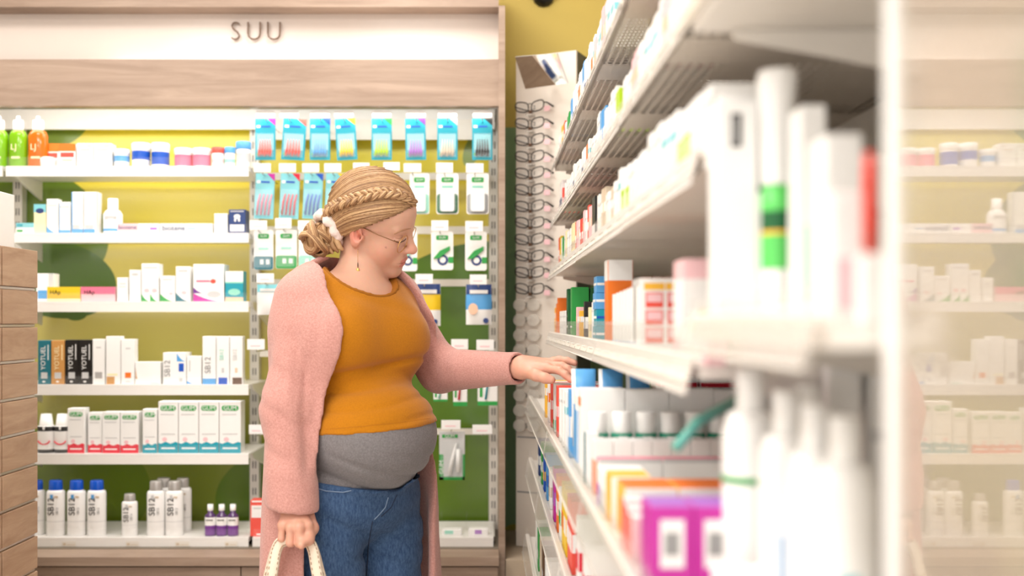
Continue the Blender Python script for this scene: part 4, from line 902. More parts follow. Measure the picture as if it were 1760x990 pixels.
# ------------------------------------------------------------------ near bay of the rack
def nbox(px0, px1, yt, Y, label, base, side, v0, v1, z=None, k='4b', top=None, dy=.04):
    X0, X1 = xx(px0, Y), xx(px1, Y); z = RS[k][1] if z is None else z
    mb = MB().box((0, 0, 0), (X1 - X0, dy, zx(yt, Y) - z), 0, .001); h_ = zx(yt, Y) - z
    mats = [P(base)]
    if side: mb.box((.002, -.0006, v0*h_), (X1 - X0 - .002, .001, v1*h_), 1); mats.append(P(side))
    o = mb.build('carton', mats, None, (X0, Y, z)); tag(o, label, 'box', 'cartons in the near rack bay'); return o
wb = nbox(1234, 1302, 175, .93, 'tall white carton with small black label, front of the near rack bay', 'white', None, 0, 0)
MB().box((.012, -.0008, .165), (.022, 0, .196)).box((.014, -.0012, .168), (.017, -.0006, .193), 1).build('black_label', [P('black'), P('lgrey')], wb)
nbox(1304, 1326, 330, .93, 'slim white carton with blue print beside the green bottle', 'white', 'lblue', .1, .5)
nbox(1240, 1330, 160, .97, 'white carton with violet stripes behind the black-labelled one', 'white', 'violet', .3, .6, dy=.03)
gb_ = empty('bottle', (xx(1352, .9), .93, RS['4b'][1]), 'bright green bottle with dark green and gold bands in the near bay', 'bottle')
MB().lathe([(.0145, 0), (.015, .003), (.015, .05), (.015, .082), (.015, .086), (.015, .104), (.0145, .128)], 20, mis=[0, 0, 1, 2, 3, 1]).build('body', [GLOSS, mat('bright_green', (96, 210, 100), .3), P('amber'), P('dgreen')], gb_)
MB().lathe([(.0148, .128), (.0155, .131), (.0165, .2), (.0175, .215), (.0185, .23), (.017, .235)], 20).build('cap', GLOSS, gb_)
nbox(1378, 1420, 180, .86, 'white and green carton right of the green bottle', 'white', 'mint', .1, .45)
nbox(1420, 1482, 230, .75, 'white and lime carton near the red strip', 'white', 'mint', .2, .5)
rd = MB().tube([(0, 0, 0), (0, 0, .02), (0, 0, .042), (0, 0, .065)], [.0035, .004, .004, .003], 10).build('red_stick', mat('red_plastic', (235, 50, 30), .3), None, (xx(1494, .64), .64, RS['4b'][1] + .045)); tag(rd, 'slim bright red stick standing in a clear holder, near bay', 'stick')
hd = MB().box((-.007, -.007, 0), (.007, .007, .045), 0, .001).build('stick_holder', GLOSS, None, (xx(1494, .64), .64, RS['4b'][1])); tag(hd, 'small white block holding the red stick', 'holder')
nbox(1430, 1484, 330, .66, 'white carton with pale pink foot left of the red stick', 'white', 'lpink', .1, .5)
# lower part of the near bay: white bottles
def nb_bottle(px, Y, R, h_, lab, ring=None, mark=None):
    r = empty('bottle', (xx(px, Y), Y, RS[5][1]), lab, 'bottle', 'white bottles in the near rack bay')
    MB().lathe([(R*.95, 0), (R, .004), (R, h_*.72), (R*.8, h_*.8), (R*.45, h_*.82)], 20).build('body', GLOSS, r)
    MB().lathe([(R*.46, h_*.8), (R*.5, h_*.83), (R*.48, h_)], 20).build('cap', GLOSS, r)
    if ring: MB().lathe([(R*1.01, h_*.5), (R*1.01, h_*.53)], 20).build('printed_ring', P(ring), r)
    if mark: MB().box((-R*.5, -R*1.02, h_*.2), (R*.1, -R*.7, h_*.4)).build('printed_mark', P(mark), r)
nb_bottle(1290, .95, .027, .215, 'white bottle with green ring at the front of the near lower shelf', 'green')
nb_bottle(1352, .86, .024, .20, 'white bottle with light blue mark, near lower shelf', None, 'lblue')
nb_bottle(1400, .78, .022, .195, 'white bottle with grey mark, near lower shelf', None, 'lgrey')
nb_bottle(1452, .74, .024, .19, 'white bottle with blue mark beside the mirror panel', None, 'ltl')
nb_bottle(1390, .95, .026, .2, 'white bottle in the second row of the near lower shelf', None, 'lgrey')
for i in range(4): nbox(1424 + 70*i, 1480 + 70*i, 600 - 6*i, .978, 'blank white carton at the back of the near lower shelf, %s from the left' % ORD[i], 'white', 'lgrey', .6, .65, k=5, dy=.02)
# glossy acrylic front of the closest bay
gp = bpy.data.materials.new('glossy_acrylic_front'); gp.use_nodes = True; nt = gp.node_tree; b = nt.nodes['Principled BSDF']
b.inputs['Base Color'].default_value = rgb(214, 202, 186); b.inputs['Roughness'].default_value = .5
gl = nt.nodes.new('ShaderNodeBsdfGlossy'); gl.inputs['Roughness'].default_value = .02; gl.inputs['Color'].default_value = (.92, .9, .88, 1)
tr_ = nt.nodes.new('ShaderNodeBsdfTransparent')
m1 = nt.nodes.new('ShaderNodeMixShader'); m1.inputs[0].default_value = .45; nt.links.new(b.outputs[0], m1.inputs[1]); nt.links.new(gl.outputs[0], m1.inputs[2])
m2 = nt.nodes.new('ShaderNodeMixShader'); m2.inputs[0].default_value = .3; nt.links.new(m1.outputs[0], m2.inputs[1]); nt.links.new(tr_.outputs[0], m2.inputs[2])
nz = nt.nodes.new('ShaderNodeTexNoise'); nz.inputs['Scale'].default_value = 3; mr = nt.nodes.new('ShaderNodeMapRange'); mr.inputs[3].default_value = .42; mr.inputs[4].default_value = .52
nt.links.new(nz.outputs['Fac'], mr.inputs[0]); nt.links.new(mr.outputs[0], m2.inputs[0]); nt.links.new(m2.outputs[0], nt.nodes['Material Output'].inputs[0])
pn = empty('acrylic_door', (.235, .34, .7), 'glossy clear acrylic front panel at the right edge reflecting the wall shelves', 'panel')
MB().box((0, -.24, 0), (.004, .235, .8)).build('pane', gp, pn)
MB().box((-.004, .232, 0), (.006, .242, .8), 0, .002).build('edge_trim', GLOSS, pn)
rb('inner_shelf', MB().box((.245, .1, 1.235), (RX1, .56, 1.258)), RACKW)
for (y0, y1, z0, z1, x0, c, lab) in ((.478, .57, 1.2585, 1.41, .25, 'beige', 'large beige carton behind the acrylic front'), (.40, .47, 1.2585, 1.38, .25, 'green', 'green and grey carton behind the acrylic front at right edge'), (.48, .57, 1.06, 1.21, .25, 'cream', 'cream carton low behind the acrylic front')):
    o = MB().box((0, 0, 0), (.06, y1 - y0, z1 - z0), 0, .001).box((-.0006, .006, .02), (.001, (y1-y0) - .006, (z1-z0)*.55), 1).build('carton', [P(c), P('beige' if c != 'beige' else 'silver')], None, (x0, y0, z0)); tag(o, lab, 'box')
rb('inner_shelf', MB().box((.245, .1, 1.04), (RX1, .56, 1.059)), RACKW)
# ------------------------------------------------------------------ the woman: implicit surfaces polygonised by surface nets
f32 = np.float32
class Grid:
    def __init__(s, lo, hi, h):
        s.lo = np.array(lo, f32); s.h = h
        n = np.ceil((np.array(hi) - np.array(lo)) / h).astype(int) + 1
        ax = [s.lo[i] + h * np.arange(n[i], dtype=f32) for i in range(3)]
        s.X, s.Y, s.Z = np.meshgrid(*ax, indexing='ij', sparse=True); s.shape = tuple(n)
def ell(G, c, r, A=None):
    dx, dy, dz = G.X - f32(c[0]), G.Y - f32(c[1]), G.Z - f32(c[2])
    if A is None: p = (dx, dy, dz)
    else: p = [dx*f32(a[0]) + dy*f32(a[1]) + dz*f32(a[2]) for a in A]
    k0 = sum((p[i] / f32(r[i]))**2 for i in range(3)); k1 = sum((p[i] / f32(r[i]**2))**2 for i in range(3))
    k0 = np.sqrt(k0); return k0 * (k0 - 1) / np.sqrt(k1 + 1e-9)
def cone(G, a, b, ra, rb_, flat=None):
    a = np.array(a, f32); b = np.array(b, f32); d = b - a; L = float(d @ d) + 1e-12
    dx, dy, dz = G.X - a[0], G.Y - a[1], G.Z - a[2]
    t = np.clip((dx*d[0] + dy*d[1] + dz*d[2]) / f32(L), 0, 1)
    return np.sqrt((dx - t*d[0])**2 + (dy - t*d[1])**2 + (dz - t*d[2])**2) - (f32(ra) + f32(rb_ - ra)*t)
def chain(G, pts, rs, k=.01):
    D = None
    for i in range(len(pts) - 1):
        q = cone(G, pts[i], pts[i+1], rs[i], rs[i+1]); D = q if D is None else smin(D, q, k)
    return D
def smin(a, b, k):
    h = np.clip(.5 + .5*(b - a)/f32(k), 0, 1); return b + (a - b)*h - f32(k)*h*(1 - h)
def smax(a, b, k): return -smin(-a, -b, k)
def nets(D, G):
    s = D < 0; h = G.h
    c = s[:-1,:-1,:-1].astype(np.int8)
    for dx in (0, 1):
        for dy in (0, 1):
            for dz in (0, 1):
                if dx+dy+dz: c = c + s[dx:s.shape[0]-1+dx, dy:s.shape[1]-1+dy, dz:s.shape[2]-1+dz]
    I = np.argwhere((c > 0) & (c < 8)); n = len(I)
    vid = np.full(c.shape, -1, np.int32); vid[I[:,0], I[:,1], I[:,2]] = np.arange(n)
    acc = np.zeros((n, 3)); cnt = np.zeros(n)
    cor = [(0,0,0),(1,0,0),(0,1,0),(1,1,0),(0,0,1),(1,0,1),(0,1,1),(1,1,1)]
    val = [D[I[:,0]+a, I[:,1]+b_, I[:,2]+e] for a, b_, e in cor]
    for i in range(8):
        for j in range(i+1, 8):
            d = [abs(cor[i][q] - cor[j][q]) for q in range(3)]
            if sum(d) != 1: continue
            a, b_ = val[i], val[j]; m = (a < 0) != (b_ < 0)
            t = np.where(m, a / np.where(m, a - b_, 1), 0)[:, None]
            acc += np.where(m[:, None], np.array(cor[i]) + t*(np.array(cor[j]) - np.array(cor[i])), 0); cnt += m
    Vt = (I + acc / cnt[:, None]) * h + G.lo
    F = []
    for ax in range(3):
        sl0 = [slice(None)]*3; sl1 = [slice(None)]*3; sl0[ax] = slice(0, -1); sl1[ax] = slice(1, None)
        A, B = s[tuple(sl0)], s[tuple(sl1)]
        E = np.argwhere(A != B); o1, o2 = (ax+1) % 3, (ax+2) % 3
        E = E[(E[:, o1] > 0) & (E[:, o2] > 0) & (E[:, o1] < s.shape[o1]-1) & (E[:, o2] < s.shape[o2]-1)]
        ins = A[E[:,0], E[:,1], E[:,2]]
        def cell(d1, d2):
            q = E.copy(); q[:, o1] -= d1; q[:, o2] -= d2; return vid[q[:,0], q[:,1], q[:,2]]
        Q = np.stack([cell(1, 1), cell(0, 1), cell(0, 0), cell(1, 0)], 1)
        Q[~ins] = Q[~ins][:, ::-1]; F.append(Q)
    F = np.concatenate(F); return Vt, F[(F >= 0).all(1)]
def relax(VF, it=3, lam=.5, back=-.9):
    V, F = VF; V = V.copy(); E = np.concatenate([F[:, [0, 1]], F[:, [1, 2]], F[:, [2, 3]], F[:, [3, 0]]])
    n = np.bincount(E.ravel(), minlength=len(V))[:, None] + 1e-9
    for q in range(it):
        for l in (lam, lam*back):
            A = np.zeros_like(V)
            for k in range(3): A[:, k] = np.bincount(E[:, 0], V[E[:, 1], k], len(V)) + np.bincount(E[:, 1], V[E[:, 0], k], len(V))
            V += l*(A/n - V)
    return V, F
def sdf_obj(name, VF, m, parent, col=None):
    """VF: list of (verts, quads); origin of the mesh is the parent's"""
    o0 = 0; VV = []; FF = []
    for v, f in VF: VV.append(v); FF.append(f + o0); o0 += len(v)
    V = np.concatenate(VV); F = np.concatenate(FF)
    me = bpy.data.meshes.new(name); me.vertices.add(len(V)); me.loops.add(len(F)*4); me.polygons.add(len(F))
    me.vertices.foreach_set('co', (V - np.array(parent.location)).astype(f32).ravel()); me.loops.foreach_set('vertex_index', F.astype(np.int32).ravel())
    me.polygons.foreach_set('loop_start', np.arange(0, len(F)*4, 4, dtype=np.int32)); me.polygons.foreach_set('loop_total', np.full(len(F), 4, np.int32))
    me.polygons.foreach_set('use_smooth', np.ones(len(F), bool)); me.update(); me.validate()
    me.materials.append(m)
    if col is not None:
        a = me.color_attributes.new('Col', 'FLOAT_COLOR', 'POINT'); a.data.foreach_set('color', col(V).astype(f32).ravel())
    o = bpy.data.objects.new(name, me); link(o, parent); return o
YW = 2.4
def W(px, py, d=0.):
    Y = YW + d; return np.array([(px - VX)*Y/FPX, Y, H - (py - VY)*Y/FPX])
woman = empty('person', (xx(612, YW), YW, 0), 'pregnant woman in long pink cardigan, mustard top and jeans reaching toward the rack', 'person')
aB = math.radians(45); fB = np.array([math.sin(aB), -math.cos(aB), 0]); lB = np.array([math.cos(aB), math.sin(aB), 0]); uB = np.array([0, 0, 1.])
AB = (fB, lB, uB)
AX = W(608, 700)                         # torso axis
def B(F, L, py):                         # body point: forward, left, image row at the axis
    p = np.array([AX[0], AX[1], W(0, py)[2]]) + fB*F + lB*L; return p
# ---- head frame
phi, tt, rr_ = math.radians(8.2), math.radians(22.2), math.radians(22.7)
hf = np.array([math.cos(phi)*math.cos(tt), -math.sin(phi)*math.cos(tt), -math.sin(tt)])
hu = np.array([math.cos(phi)*math.sin(tt), -math.sin(phi)*math.sin(tt), math.cos(tt)]); hr = np.array([-math.sin(phi), -math.cos(phi), 0])
hu, hr = hu*math.cos(rr_) + hr*math.sin(rr_), hr*math.cos(rr_) - hu*math.sin(rr_)
AH = (hf, hu, hr); HC = W(643, 383)
def Hd(a, b, s): return HC + hf*a + hu*b + hr*s
class HG:                                # grid seen in head coordinates, mirrored in s for paired features
    pass
def head_grid(G, mirror=False):
    dx, dy, dz = G.X - f32(HC[0]), G.Y - f32(HC[1]), G.Z - f32(HC[2])
    g = HG(); g.X, g.Y, g.Z = [dx*f32(a[0]) + dy*f32(a[1]) + dz*f32(a[2]) for a in AH]
    if mirror: g.Z = np.abs(g.Z)
    g.h = G.h; return g
G = Grid(HC - np.array([.16, .17, .235]), HC + np.array([.15, .15, .15]), .0022)
g = head_grid(G); gm = head_grid(G, True)
D = ell(g, (-.012, .03, 0), (.098, .092, .075))
D = smin(D, ell(g, (.036, .045, 0), (.056, .052, .062)), .02)
D = smin(D, ell(g, (.03, -.03, 0), (.058, .083, .056)), .03)
D = smin(D, cone(gm, (-.004, -.06, .046), (.068, -.092, .008), .02, .019), .035)
D = smin(D, ell(gm, (.05, -.036, .034), (.03, .034, .026)), .022)        # cheeks
D = smin(D, cone(gm, (.079, .02, .008), (.07, .022, .04), .012, .01), .014)   # brow ridge
D = smax(D, -ell(gm, (.101, .0005, .033), (.019, .0125, .017)), .012)    # eye sockets
D = smin(D, ell(gm, (.0745, -.001, .033), (.0125, .0115, .0155)), .004)   # lids over the eyes
lidcut = ell(gm, (.0865, -.0065, .034), (.004, .0012, .014)); D = smax(D, -lidcut, .002)
D = smin(D, cone(g, (.086, .012, 0), (.108, -.026, 0), .0085, .0095), .012)  # nose
D = smin(D, ell(g, (.1095, -.0275, 0), (.0115, .0105, .0115)), .008)
D = smin(D, ell(gm, (.0975, -.0325, .0115), (.0105, .0075, .0065)), .006)
D = smax(D, -ell(gm, (.1, -.0405, .0065), (.005, .004, .0035)), .003)
D = smin(D, ell(g, (.082, -.062, 0), (.018, .024, .03)), .014)              # mouth mound
D = smin(D, ell(gm, (.0955, -.0595, .006), (.006, .0055, .013)), .005)     # upper lip
D = smin(D, ell(g, (.0925, -.0715, 0), (.0075, .0062, .017)), .005)        # lower lip
D = smax(D, -ell(g, (.1, -.0655, 0), (.013, .0012, .024)), .0025)
D = smin(D, ell(g, (.079, -.098, 0), (.017, .016, .02)), .016)              # chin
# ear
eA = (np.array([math.cos(.25), math.sin(.25), .18]), np.array([-math.sin(.25), math.cos(.25), .0]), np.array([-.3, 0, .95]))
ec = (-.014, -.012, .0735)
E_ = ell(gm, ec, (.0185, .031, .0085), eA)
E_ = smin(E_, ell(gm, (-.010, -.038, .071), (.009, .011, .006)), .008)
E_ = smax(E_, -ell(gm, (-.008, -.008, .083), (.0105, .0205, .008), eA), .003)
E_ = smin(E_, ell(gm, (-.0085, .004, .0755), (.006, .0125, .004), eA), .004)
E_ = smin(E_, ell(gm, (.0045, -.016, .0725), (.004, .007, .006)), .004)
E_ = smax(E_, -ell(gm, (-.003, -.016, .079), (.006, .008, .009)), .003)
D = smin(D, E_, .004)
# neck
nb, nt_ = B(.015, .0, 500), Hd(-.022, -.05, 0)
NK = cone(G, nb + np.array([0, 0, -.05]), nt_, .055, .047)
# ---- torso surface shared by clothes

def torso(G, infl=0.):
    D = ell(G, B(0, 0, 568), (.114, .168, .152), AB)
    D = smin(D, ell(G, B(-.005, 0, 680), (.105, .15, .2), AB), .06)
    for L in (-.078, .074):
        D = smin(D, ell(G, B(.08, L, 583), (.058, .078, .072), AB), .06)
    D = smin(D, ell(G, B(.068, .0, 742), (.152, .158, .135), AB), .03)
    D = smin(D, ell(G, B(-.02, 0, 850), (.125, .18, .13), AB), .05)
    for s in (-1, 1):
        D = smin(D, cone(G, B(-.012, 0, 508), B(-.012, .13*s, 520), .05, .058), .05)
    return D - f32(infl)
NK = smin(NK, torso(G) + f32(.010), .035); D = smin(D, NK, .009); headVF = nets(D, G)
# shared cut surfaces
def hem(G): # shirt hem: plane tilted with the belly, positive below
    a = W(553, 747, -.13)[2]; b_ = W(748, 727, -.06)[2]; x0 = W(553, 747)[0]; x1 = W(748, 727)[0]
    return (f32(a) + (G.X - f32(x0))*f32((b_-a)/(x1-x0))) - G.Z
def wrinkle(G, amp, fz, fx, py0, py1, ph=0):
    z0, z1 = W(0, py1)[2], W(0, py0)[2]
    wv = np.clip((G.Z - z0)/.03, 0, 1)*np.clip((z1 - G.Z)/.03, 0, 1)
    n1 = np.sin(G.X*f32(11) + 2.1)*.6 + np.sin(G.X*f32(23) + G.Y*f32(9))*.4
    s_ = np.sin(G.Z*f32(fz) + G.X*f32(fx) + n1*f32(1.7) + f32(ph))
    return (f32(amp)*wv*np.clip(s_, 0, 1)**2).astype(f32)
lo, hi = B(0, 0, 1000), B(0, 0, 440)
GT = Grid(np.array([AX[0]-.26, AX[1]-.30, W(0, 935)[2]]), np.array([AX[0]+.27, AX[1]+.26, W(0, 435)[2]]), .0052)
T = torso(GT)
nk = ell(GT, B(.055, .0, 452), (.098, .098, .085), AB)            # neck opening
nk = smin(nk, cone(GT, nb, nt_, .07, .07), .02)
folds = wrinkle(GT, .0045, 150, -26, 648, 735) + wrinkle(GT, .0016, 90, 30, 480, 560)
under = ell(GT, B(.172, 0, 645), (.06, .15, .004), AB)               # crease under the bust
zc = f32(W(0, 648, -.12)[2]) + (GT.X - f32(W(560, 0)[0]))*f32((W(0, 618)[2]-W(0, 650)[2])/(W(735, 0)[0]-W(560, 0)[0]))
fr = np.clip(((GT.X - f32(AX[0]))*f32(fB[0]) + (GT.Y - f32(AX[1]))*f32(fB[1]))/.04, 0, 1)
S = T - f32(.004) + folds + f32(.008)*np.exp(-((GT.Z - zc)/f32(.0075))**2)*fr
S = smax(S, -nk, .004); S = smax(S, hem(GT), .004)
shirtVF = relax(nets(S, GT), 5, .5, -.6)
ribVF = relax(nets(smax(smax(T - f32(.0068), -nk, .002), nk - f32(.010), .003), GT), 6, .5, -.6)
BB = smax(T + wrinkle(GT, .005, 120, 34, 760, 850, 1.0), -(hem(GT) + f32(.03)), .004)
def waistline(G):
    return (f32(W(0, 826, -.13)[2]) - (G.X - f32(W(553, 0)[0]))*f32(.16)) + np.clip((G.X - f32(W(690, 0)[0]))*f32(1.0), 0, .06) - G.Z   # positive below
beltV = relax(nets(smax(BB, waistline(GT) - f32(.02), .004), GT), 4)
# body under the clothes (skin): torso core, merged with neck
SK = smin(T + f32(.010), cone(GT, nb + np.array([0, 0, -.05]), nt_, .056, .048), .03)
SK = smax(SK, (GT.Z - f32(HC[2] - .2)), .003)
skinVF = nets(SK, GT)
# ---- legs / jeans
GJ = Grid(np.array([AX[0]-.25, AX[1]-.3, .03]), np.array([AX[0]+.25, AX[1]+.24, W(0, 815)[2]]), .0062)
J = ell(GJ, B(-.012, 0, 855), (.134, .186, .115), AB)
J = smin(J, ell(GJ, B(.068, .0, 742), (.156, .162, .139), AB), .03)
for s, kx, fx_ in ((-1, -.01, .03), (1, .0, .0)):
    hip, kn, an = B(.006, .093*s, 915), B(.03 + fx_, .085*s, 1180), B(fx_, .08*s, 1400)
    J = smin(J, cone(GJ, hip, kn, .091, .066), .018); J = smin(J, cone(GJ, kn, an, .064, .05), .03)
J = J - f32(.004) + wrinkle(GJ, .004, 100, 40, 840, 1000) + wrinkle(GJ, .002, 60, -70, 880, 1100, 2)
J = smax(J, -waistline(GJ), .004)
jeansVF = relax(nets(J, GJ), 3)
# ---- cardigan
GC = Grid(np.array([AX[0]-.33, AX[1]-.34, W(0, 1120)[2]]), np.array([xx(905, YW) , AX[1]+.33, W(0, 440)[2]]), .0052)
V = torso(GC) - f32(.012)
zt_, zb_ = W(0, 560)[2], W(0, 1110)[2]
u_ = np.clip((f32(zt_) - GC.Z)/f32(zt_ - zb_), 0, 1)
dF = (GC.X - f32(AX[0]))*f32(fB[0]) + (GC.Y - f32(AX[1]))*f32(fB[1]) + f32(.01)
dL = (GC.X - f32(AX[0]))*f32(lB[0]) + (GC.Y - f32(AX[1]))*f32(lB[1])
th = np.arctan2(dL, dF)
rl = f32(.205) + f32(.05)*u_; rf = f32(.14) + f32(.03)*u_
q_ = np.sqrt((dF/rf)**2 + (dL/rl)**2); skirt = (q_ - 1)*np.minimum(rf, rl)
skirt = skirt - f32(.007)*np.sin(th*9 + GC.Z*4)*u_
skirt = smax(skirt, GC.Z - f32(W(0, 545)[2]), .05)
chestC = ell(GC, B(-.004, 0, 566), (.136, .192, .18), AB)
for s in (-1, 1): chestC = smin(chestC, ell(GC, B(.08, .076*s, 583), (.075, .094, .09), AB), .06)
for s in (-1, 1): chestC = smin(chestC, cone(GC, B(-.03, 0, 486), B(-.014, .13*s, 517), .066, .07), .05)
V = smin(chestC, skirt, .05)
shell = smax(V, -(V + f32(.016)), .004)
zpts = [W(0, y)[2] for y in (1130, 900, 740, 640, 560, 500, 450)]
Lr = np.interp(GC.Z, zpts, [-.2, -.19, -.163, -.142, -.132, -.13, -.11]).astype(f32)
Ll = np.interp(GC.Z, zpts, [.155, .17, .225, .215, .175, .135, .09]).astype(f32)
opening = np.maximum(np.maximum(Lr - dL, dL - Ll), -(dF + f32(.02)))
neckhole = cone(GC, nb + np.array([0, 0, -.02]), nt_, .072, .07)
shell = smax(shell, -opening, .009); shell = smax(shell, -neckhole, .006)
# ribbed bands along the lapels
band = np.abs(np.maximum(Lr - dL, dL - Ll) - f32(.02)) - f32(.02)
shell = shell - f32(.0025)*np.clip(-band/.004, 0, 1)*(dF > -.02)
# sleeves
rs, re, rw = W(526, 536, -.10), W(494, 700, -.15), W(503, 880, -.19)
sl = chain(GC, [rs, re, rw], [.06, .057, .055], .03)
sl = smin(sl, cone(GC, rw + (re-rw)*.34, rw + (re-rw)*.02, .0605, .0585), .008)
sl = sl + wrinkle(GC, .004, 70, 60, 560, 820)
sl = smax(sl, -cone(GC, rw + (re-rw)*.12, rw*1.2 - re*.2, .043, .043), .006)
cut = (GC.Z - f32(rw[2])) ; sl = smax(sl, -(GC.Z - f32(W(0, 884, -.23)[2])) + (GC.X - f32(rw[0]))*f32(-.12), .012)
ls, le, lw = B(-.014, .14, 518), W(756, 636, .13), W(893, 633, -.06)
SLV = chain(GC, [ls, le], [.062, .052], .03)
fo = cone(GC, le, lw, .057, .036)
ax_ = (lw - le)/np.linalg.norm(lw - le)
tpar = (GC.X - f32(le[0]))*f32(ax_[0]) + (GC.Y - f32(le[1]))*f32(ax_[1]) + (GC.Z - f32(le[2]))*f32(ax_[2])
fo = fo + f32(.0035)*np.clip(np.sin(tpar*95 + (GC.Z - f32(le[2]))*30), 0, 1)*np.clip(1 - tpar/.12, 0, 1)
fo = smin(fo, cone(GC, lw - ax_*.022, lw - ax_*.002, .0375, .0385), .006)
fo = smax(fo, tpar - f32(np.linalg.norm(lw-le)), .005)
fo = smax(fo, -cone(GC, lw - ax_*.035, lw + ax_*.05, .0295, .03), .004)
SLV = smin(SLV, fo, .025)
U = smin(smin(shell, sl, .006), SLV, .012)
def groove(pts, amp, wd, d=-.2):
    zz = np.array([W(0, y, d)[2] for x, y in pts])[::-1]; xs = np.array([W(x, 0, d)[0] for x, y in pts])[::-1]
    xc = np.interp(GC.Z, zz, xs).astype(f32); fade = np.clip((GC.Z - zz[0])/.05, 0, 1)*np.clip((zz[-1] - GC.Z)/.05, 0, 1)
    return f32(amp)*np.exp(-((GC.X - xc)/f32(wd))**2)*fade.astype(f32)*(GC.Y < AX[1] - .02)
U = U + groove([(526, 600), (521, 650), (519, 720), (530, 835)], .007, .007) + groove([(552, 500), (541, 600), (540, 690), (538, 770)], .004, .009) + groove([(500, 540), (508, 620), (505, 720)], .004, .01) + groove([(474, 600), (486, 680), (478, 760)], .003, .011)
cardVF = relax(nets(U, GC), 9, .5, -.6)
# ---- hands
def finger(G, pts, rs, k=.004): return chain(G, pts, rs, k)
GL = Grid(lw + np.array([-.08, -.11, -.07]), lw + np.array([.17, .08, .05]), .0019)
d0 = -.06
wl = W(893, 633, d0)
Hn = cone(GL, wl - ax_*.06, wl, .026, .0245)
kn = [W(941, 634, -.105), W(941, 627, -.085), W(938, 624, -.062), W(933, 624, -.042)]          # knuckles index..little
Hn = smin(Hn, cone(GL, W(899, 633, -.075), kn[0], .02, .0125), .02)
for q in kn[1:]: Hn = smin(Hn, cone(GL, W(900, 630, -.06), q, .019, .0115), .016)
fings = [[kn[0], W(962, 637, -.13), W(972, 644, -.14), W(981, 653, -.147)], [kn[1], W(966, 629, -.107), W(976, 634, -.117), W(984, 641, -.124)],
         [kn[2], W(961, 618.5, -.078), W(975, 620, -.088), W(988, 624, -.095)], [kn[3], W(952, 619, -.052), W(963, 620, -.06), W(973, 623, -.066)]]
for i, fg in enumerate(fings):
    r0 = (.0092, .0094, .009, .0078)[i]; Hn = smin(Hn, finger(GL, fg, [r0*1.08, r0, r0*.93, r0*.8]), .006)
Hn = smin(Hn, finger(GL, [W(902, 638, -.085), W(922, 645, -.125), W(937, 650, -.14), W(948, 653, -.146)], [.0155, .0125, .0105, .009], .01), .012)
handL = nets(Hn, GL)
GR = Grid(rw + np.array([-.08, -.1, -.12]), rw + np.array([.09, .09, .05]), .0019)
hw = W(506, 876, -.19)
Hn = cone(GR, hw + np.array([0, 0, .04]), hw, .027, .026)
Kn = [W(529, 903, -.226), W(514.5, 906, -.238), W(499.5, 906, -.237), W(485.5, 902, -.224)]
for i, q in enumerate(Kn): Hn = smin(Hn, cone(GR, W(508 - i*3 + 3, 880, -.195), q, .021, .0105), .012)
for i, q in enumerate(Kn):
    r0 = (.0092, .0096, .0092, .008)[i]
    p1 = q + np.array([.001*(1.5-i), -.004, -.036 + .004*abs(i-1.3)]); p2 = p1 + np.array([.0, .026, -.006]); p3 = p2 + np.array([.002, .014, .016])
    fq = finger(GR, [q, p1, p2, p3], [r0*1.02, r0*.98, r0*.95, r0*.85], .003); FQ = fq if i == 0 else smin(FQ, fq, .0012)
Hn = smin(Hn, FQ, .007)
Hn = smin(Hn, finger(GR, [W(530, 888, -.19), W(537, 908, -.205), W(530, 927, -.235), W(518, 937, -.258)], [.015, .0125, .0105, .009], .01), .01)
handR = nets(Hn, GR)
def skin_col(V):
    d = V - HC; a, b_, s = d @ hf, d @ hu, d @ hr
    c = np.tile(np.array([lin(218), lin(170), lin(146)]), (len(V), 1))
    def mixin(wt, col):
        nonlocal c; wt = np.clip(wt, 0, 1)[:, None]; c = c*(1-wt) + np.array([lin(q) for q in col])*wt
    on = (np.abs(d).max(1) < .25)
    mixin(on*.35*np.exp(-((a-.055)**2 + (b_+.04)**2 + (np.abs(s)-.045)**2)/.0009), (236, 152, 132))
    mixin(on*.4*np.exp(-((a-.112)**2 + (b_+.03)**2 + s**2)/.0004), (236, 150, 130))
    ear = on*(np.abs(s) > .068)*np.exp(-(a+.012)**2/.0004 - (b_+.010)**2/.0009); mixin(ear*.75, (232, 134, 116))
    lip = on*((a > .088)*(((b_+.059)/.007)**2 + (s/.022)**2 < 1) + (a > .085)*(((b_+.071)/.0075)**2 + (s/.02)**2 < 1)).astype(float); mixin(lip*.8, (206, 116, 108))
    lash = 0*((np.abs(b_ + .0075) < .0022) & (np.abs(np.abs(s) - .034) < .0155) & (a > .066)); mixin(lash*.8, (98, 66, 54))
    brow = 0*((np.abs(b_ - .0195 - .05*(np.abs(s)-.02)) < .0036) & (np.abs(s) > .012) & (np.abs(s) < .046) & (a > .05)); mixin(brow*.45, (150, 106, 76))
    for (x, y) in ((667, 428), (591, 424)):
        P_ = W(x, y); dd = np.hypot(V[:,0] - P_[0], V[:,2] - P_[2]); mixin((V[:,1] < HC[1])*(dd < .0024)*.5, (150, 96, 76))
    hand = ~on & (V[:,2] < HC[2]-.2); mixin(hand*.3, (238, 160, 140))
    return np.concatenate([c, np.ones((len(V), 1))], 1)
SKM = bpy.data.materials.new('skin'); SKM.use_nodes = True; nt = SKM.node_tree; b = nt.nodes['Principled BSDF']
va = nt.nodes.new('ShaderNodeVertexColor'); va.layer_name = 'Col'
nz = nt.nodes.new('ShaderNodeTexNoise'); nz.inputs['Scale'].default_value = 60; mxn = nt.nodes.new('ShaderNodeMixRGB'); mxn.blend_type = 'MULTIPLY'; mxn.inputs[0].default_value = .12
nt.links.new(va.outputs[0], mxn.inputs[1]); nt.links.new(nz.outputs['Color'], mxn.inputs[2]); nt.links.new(mxn.outputs[0], b.inputs['Base Color'])
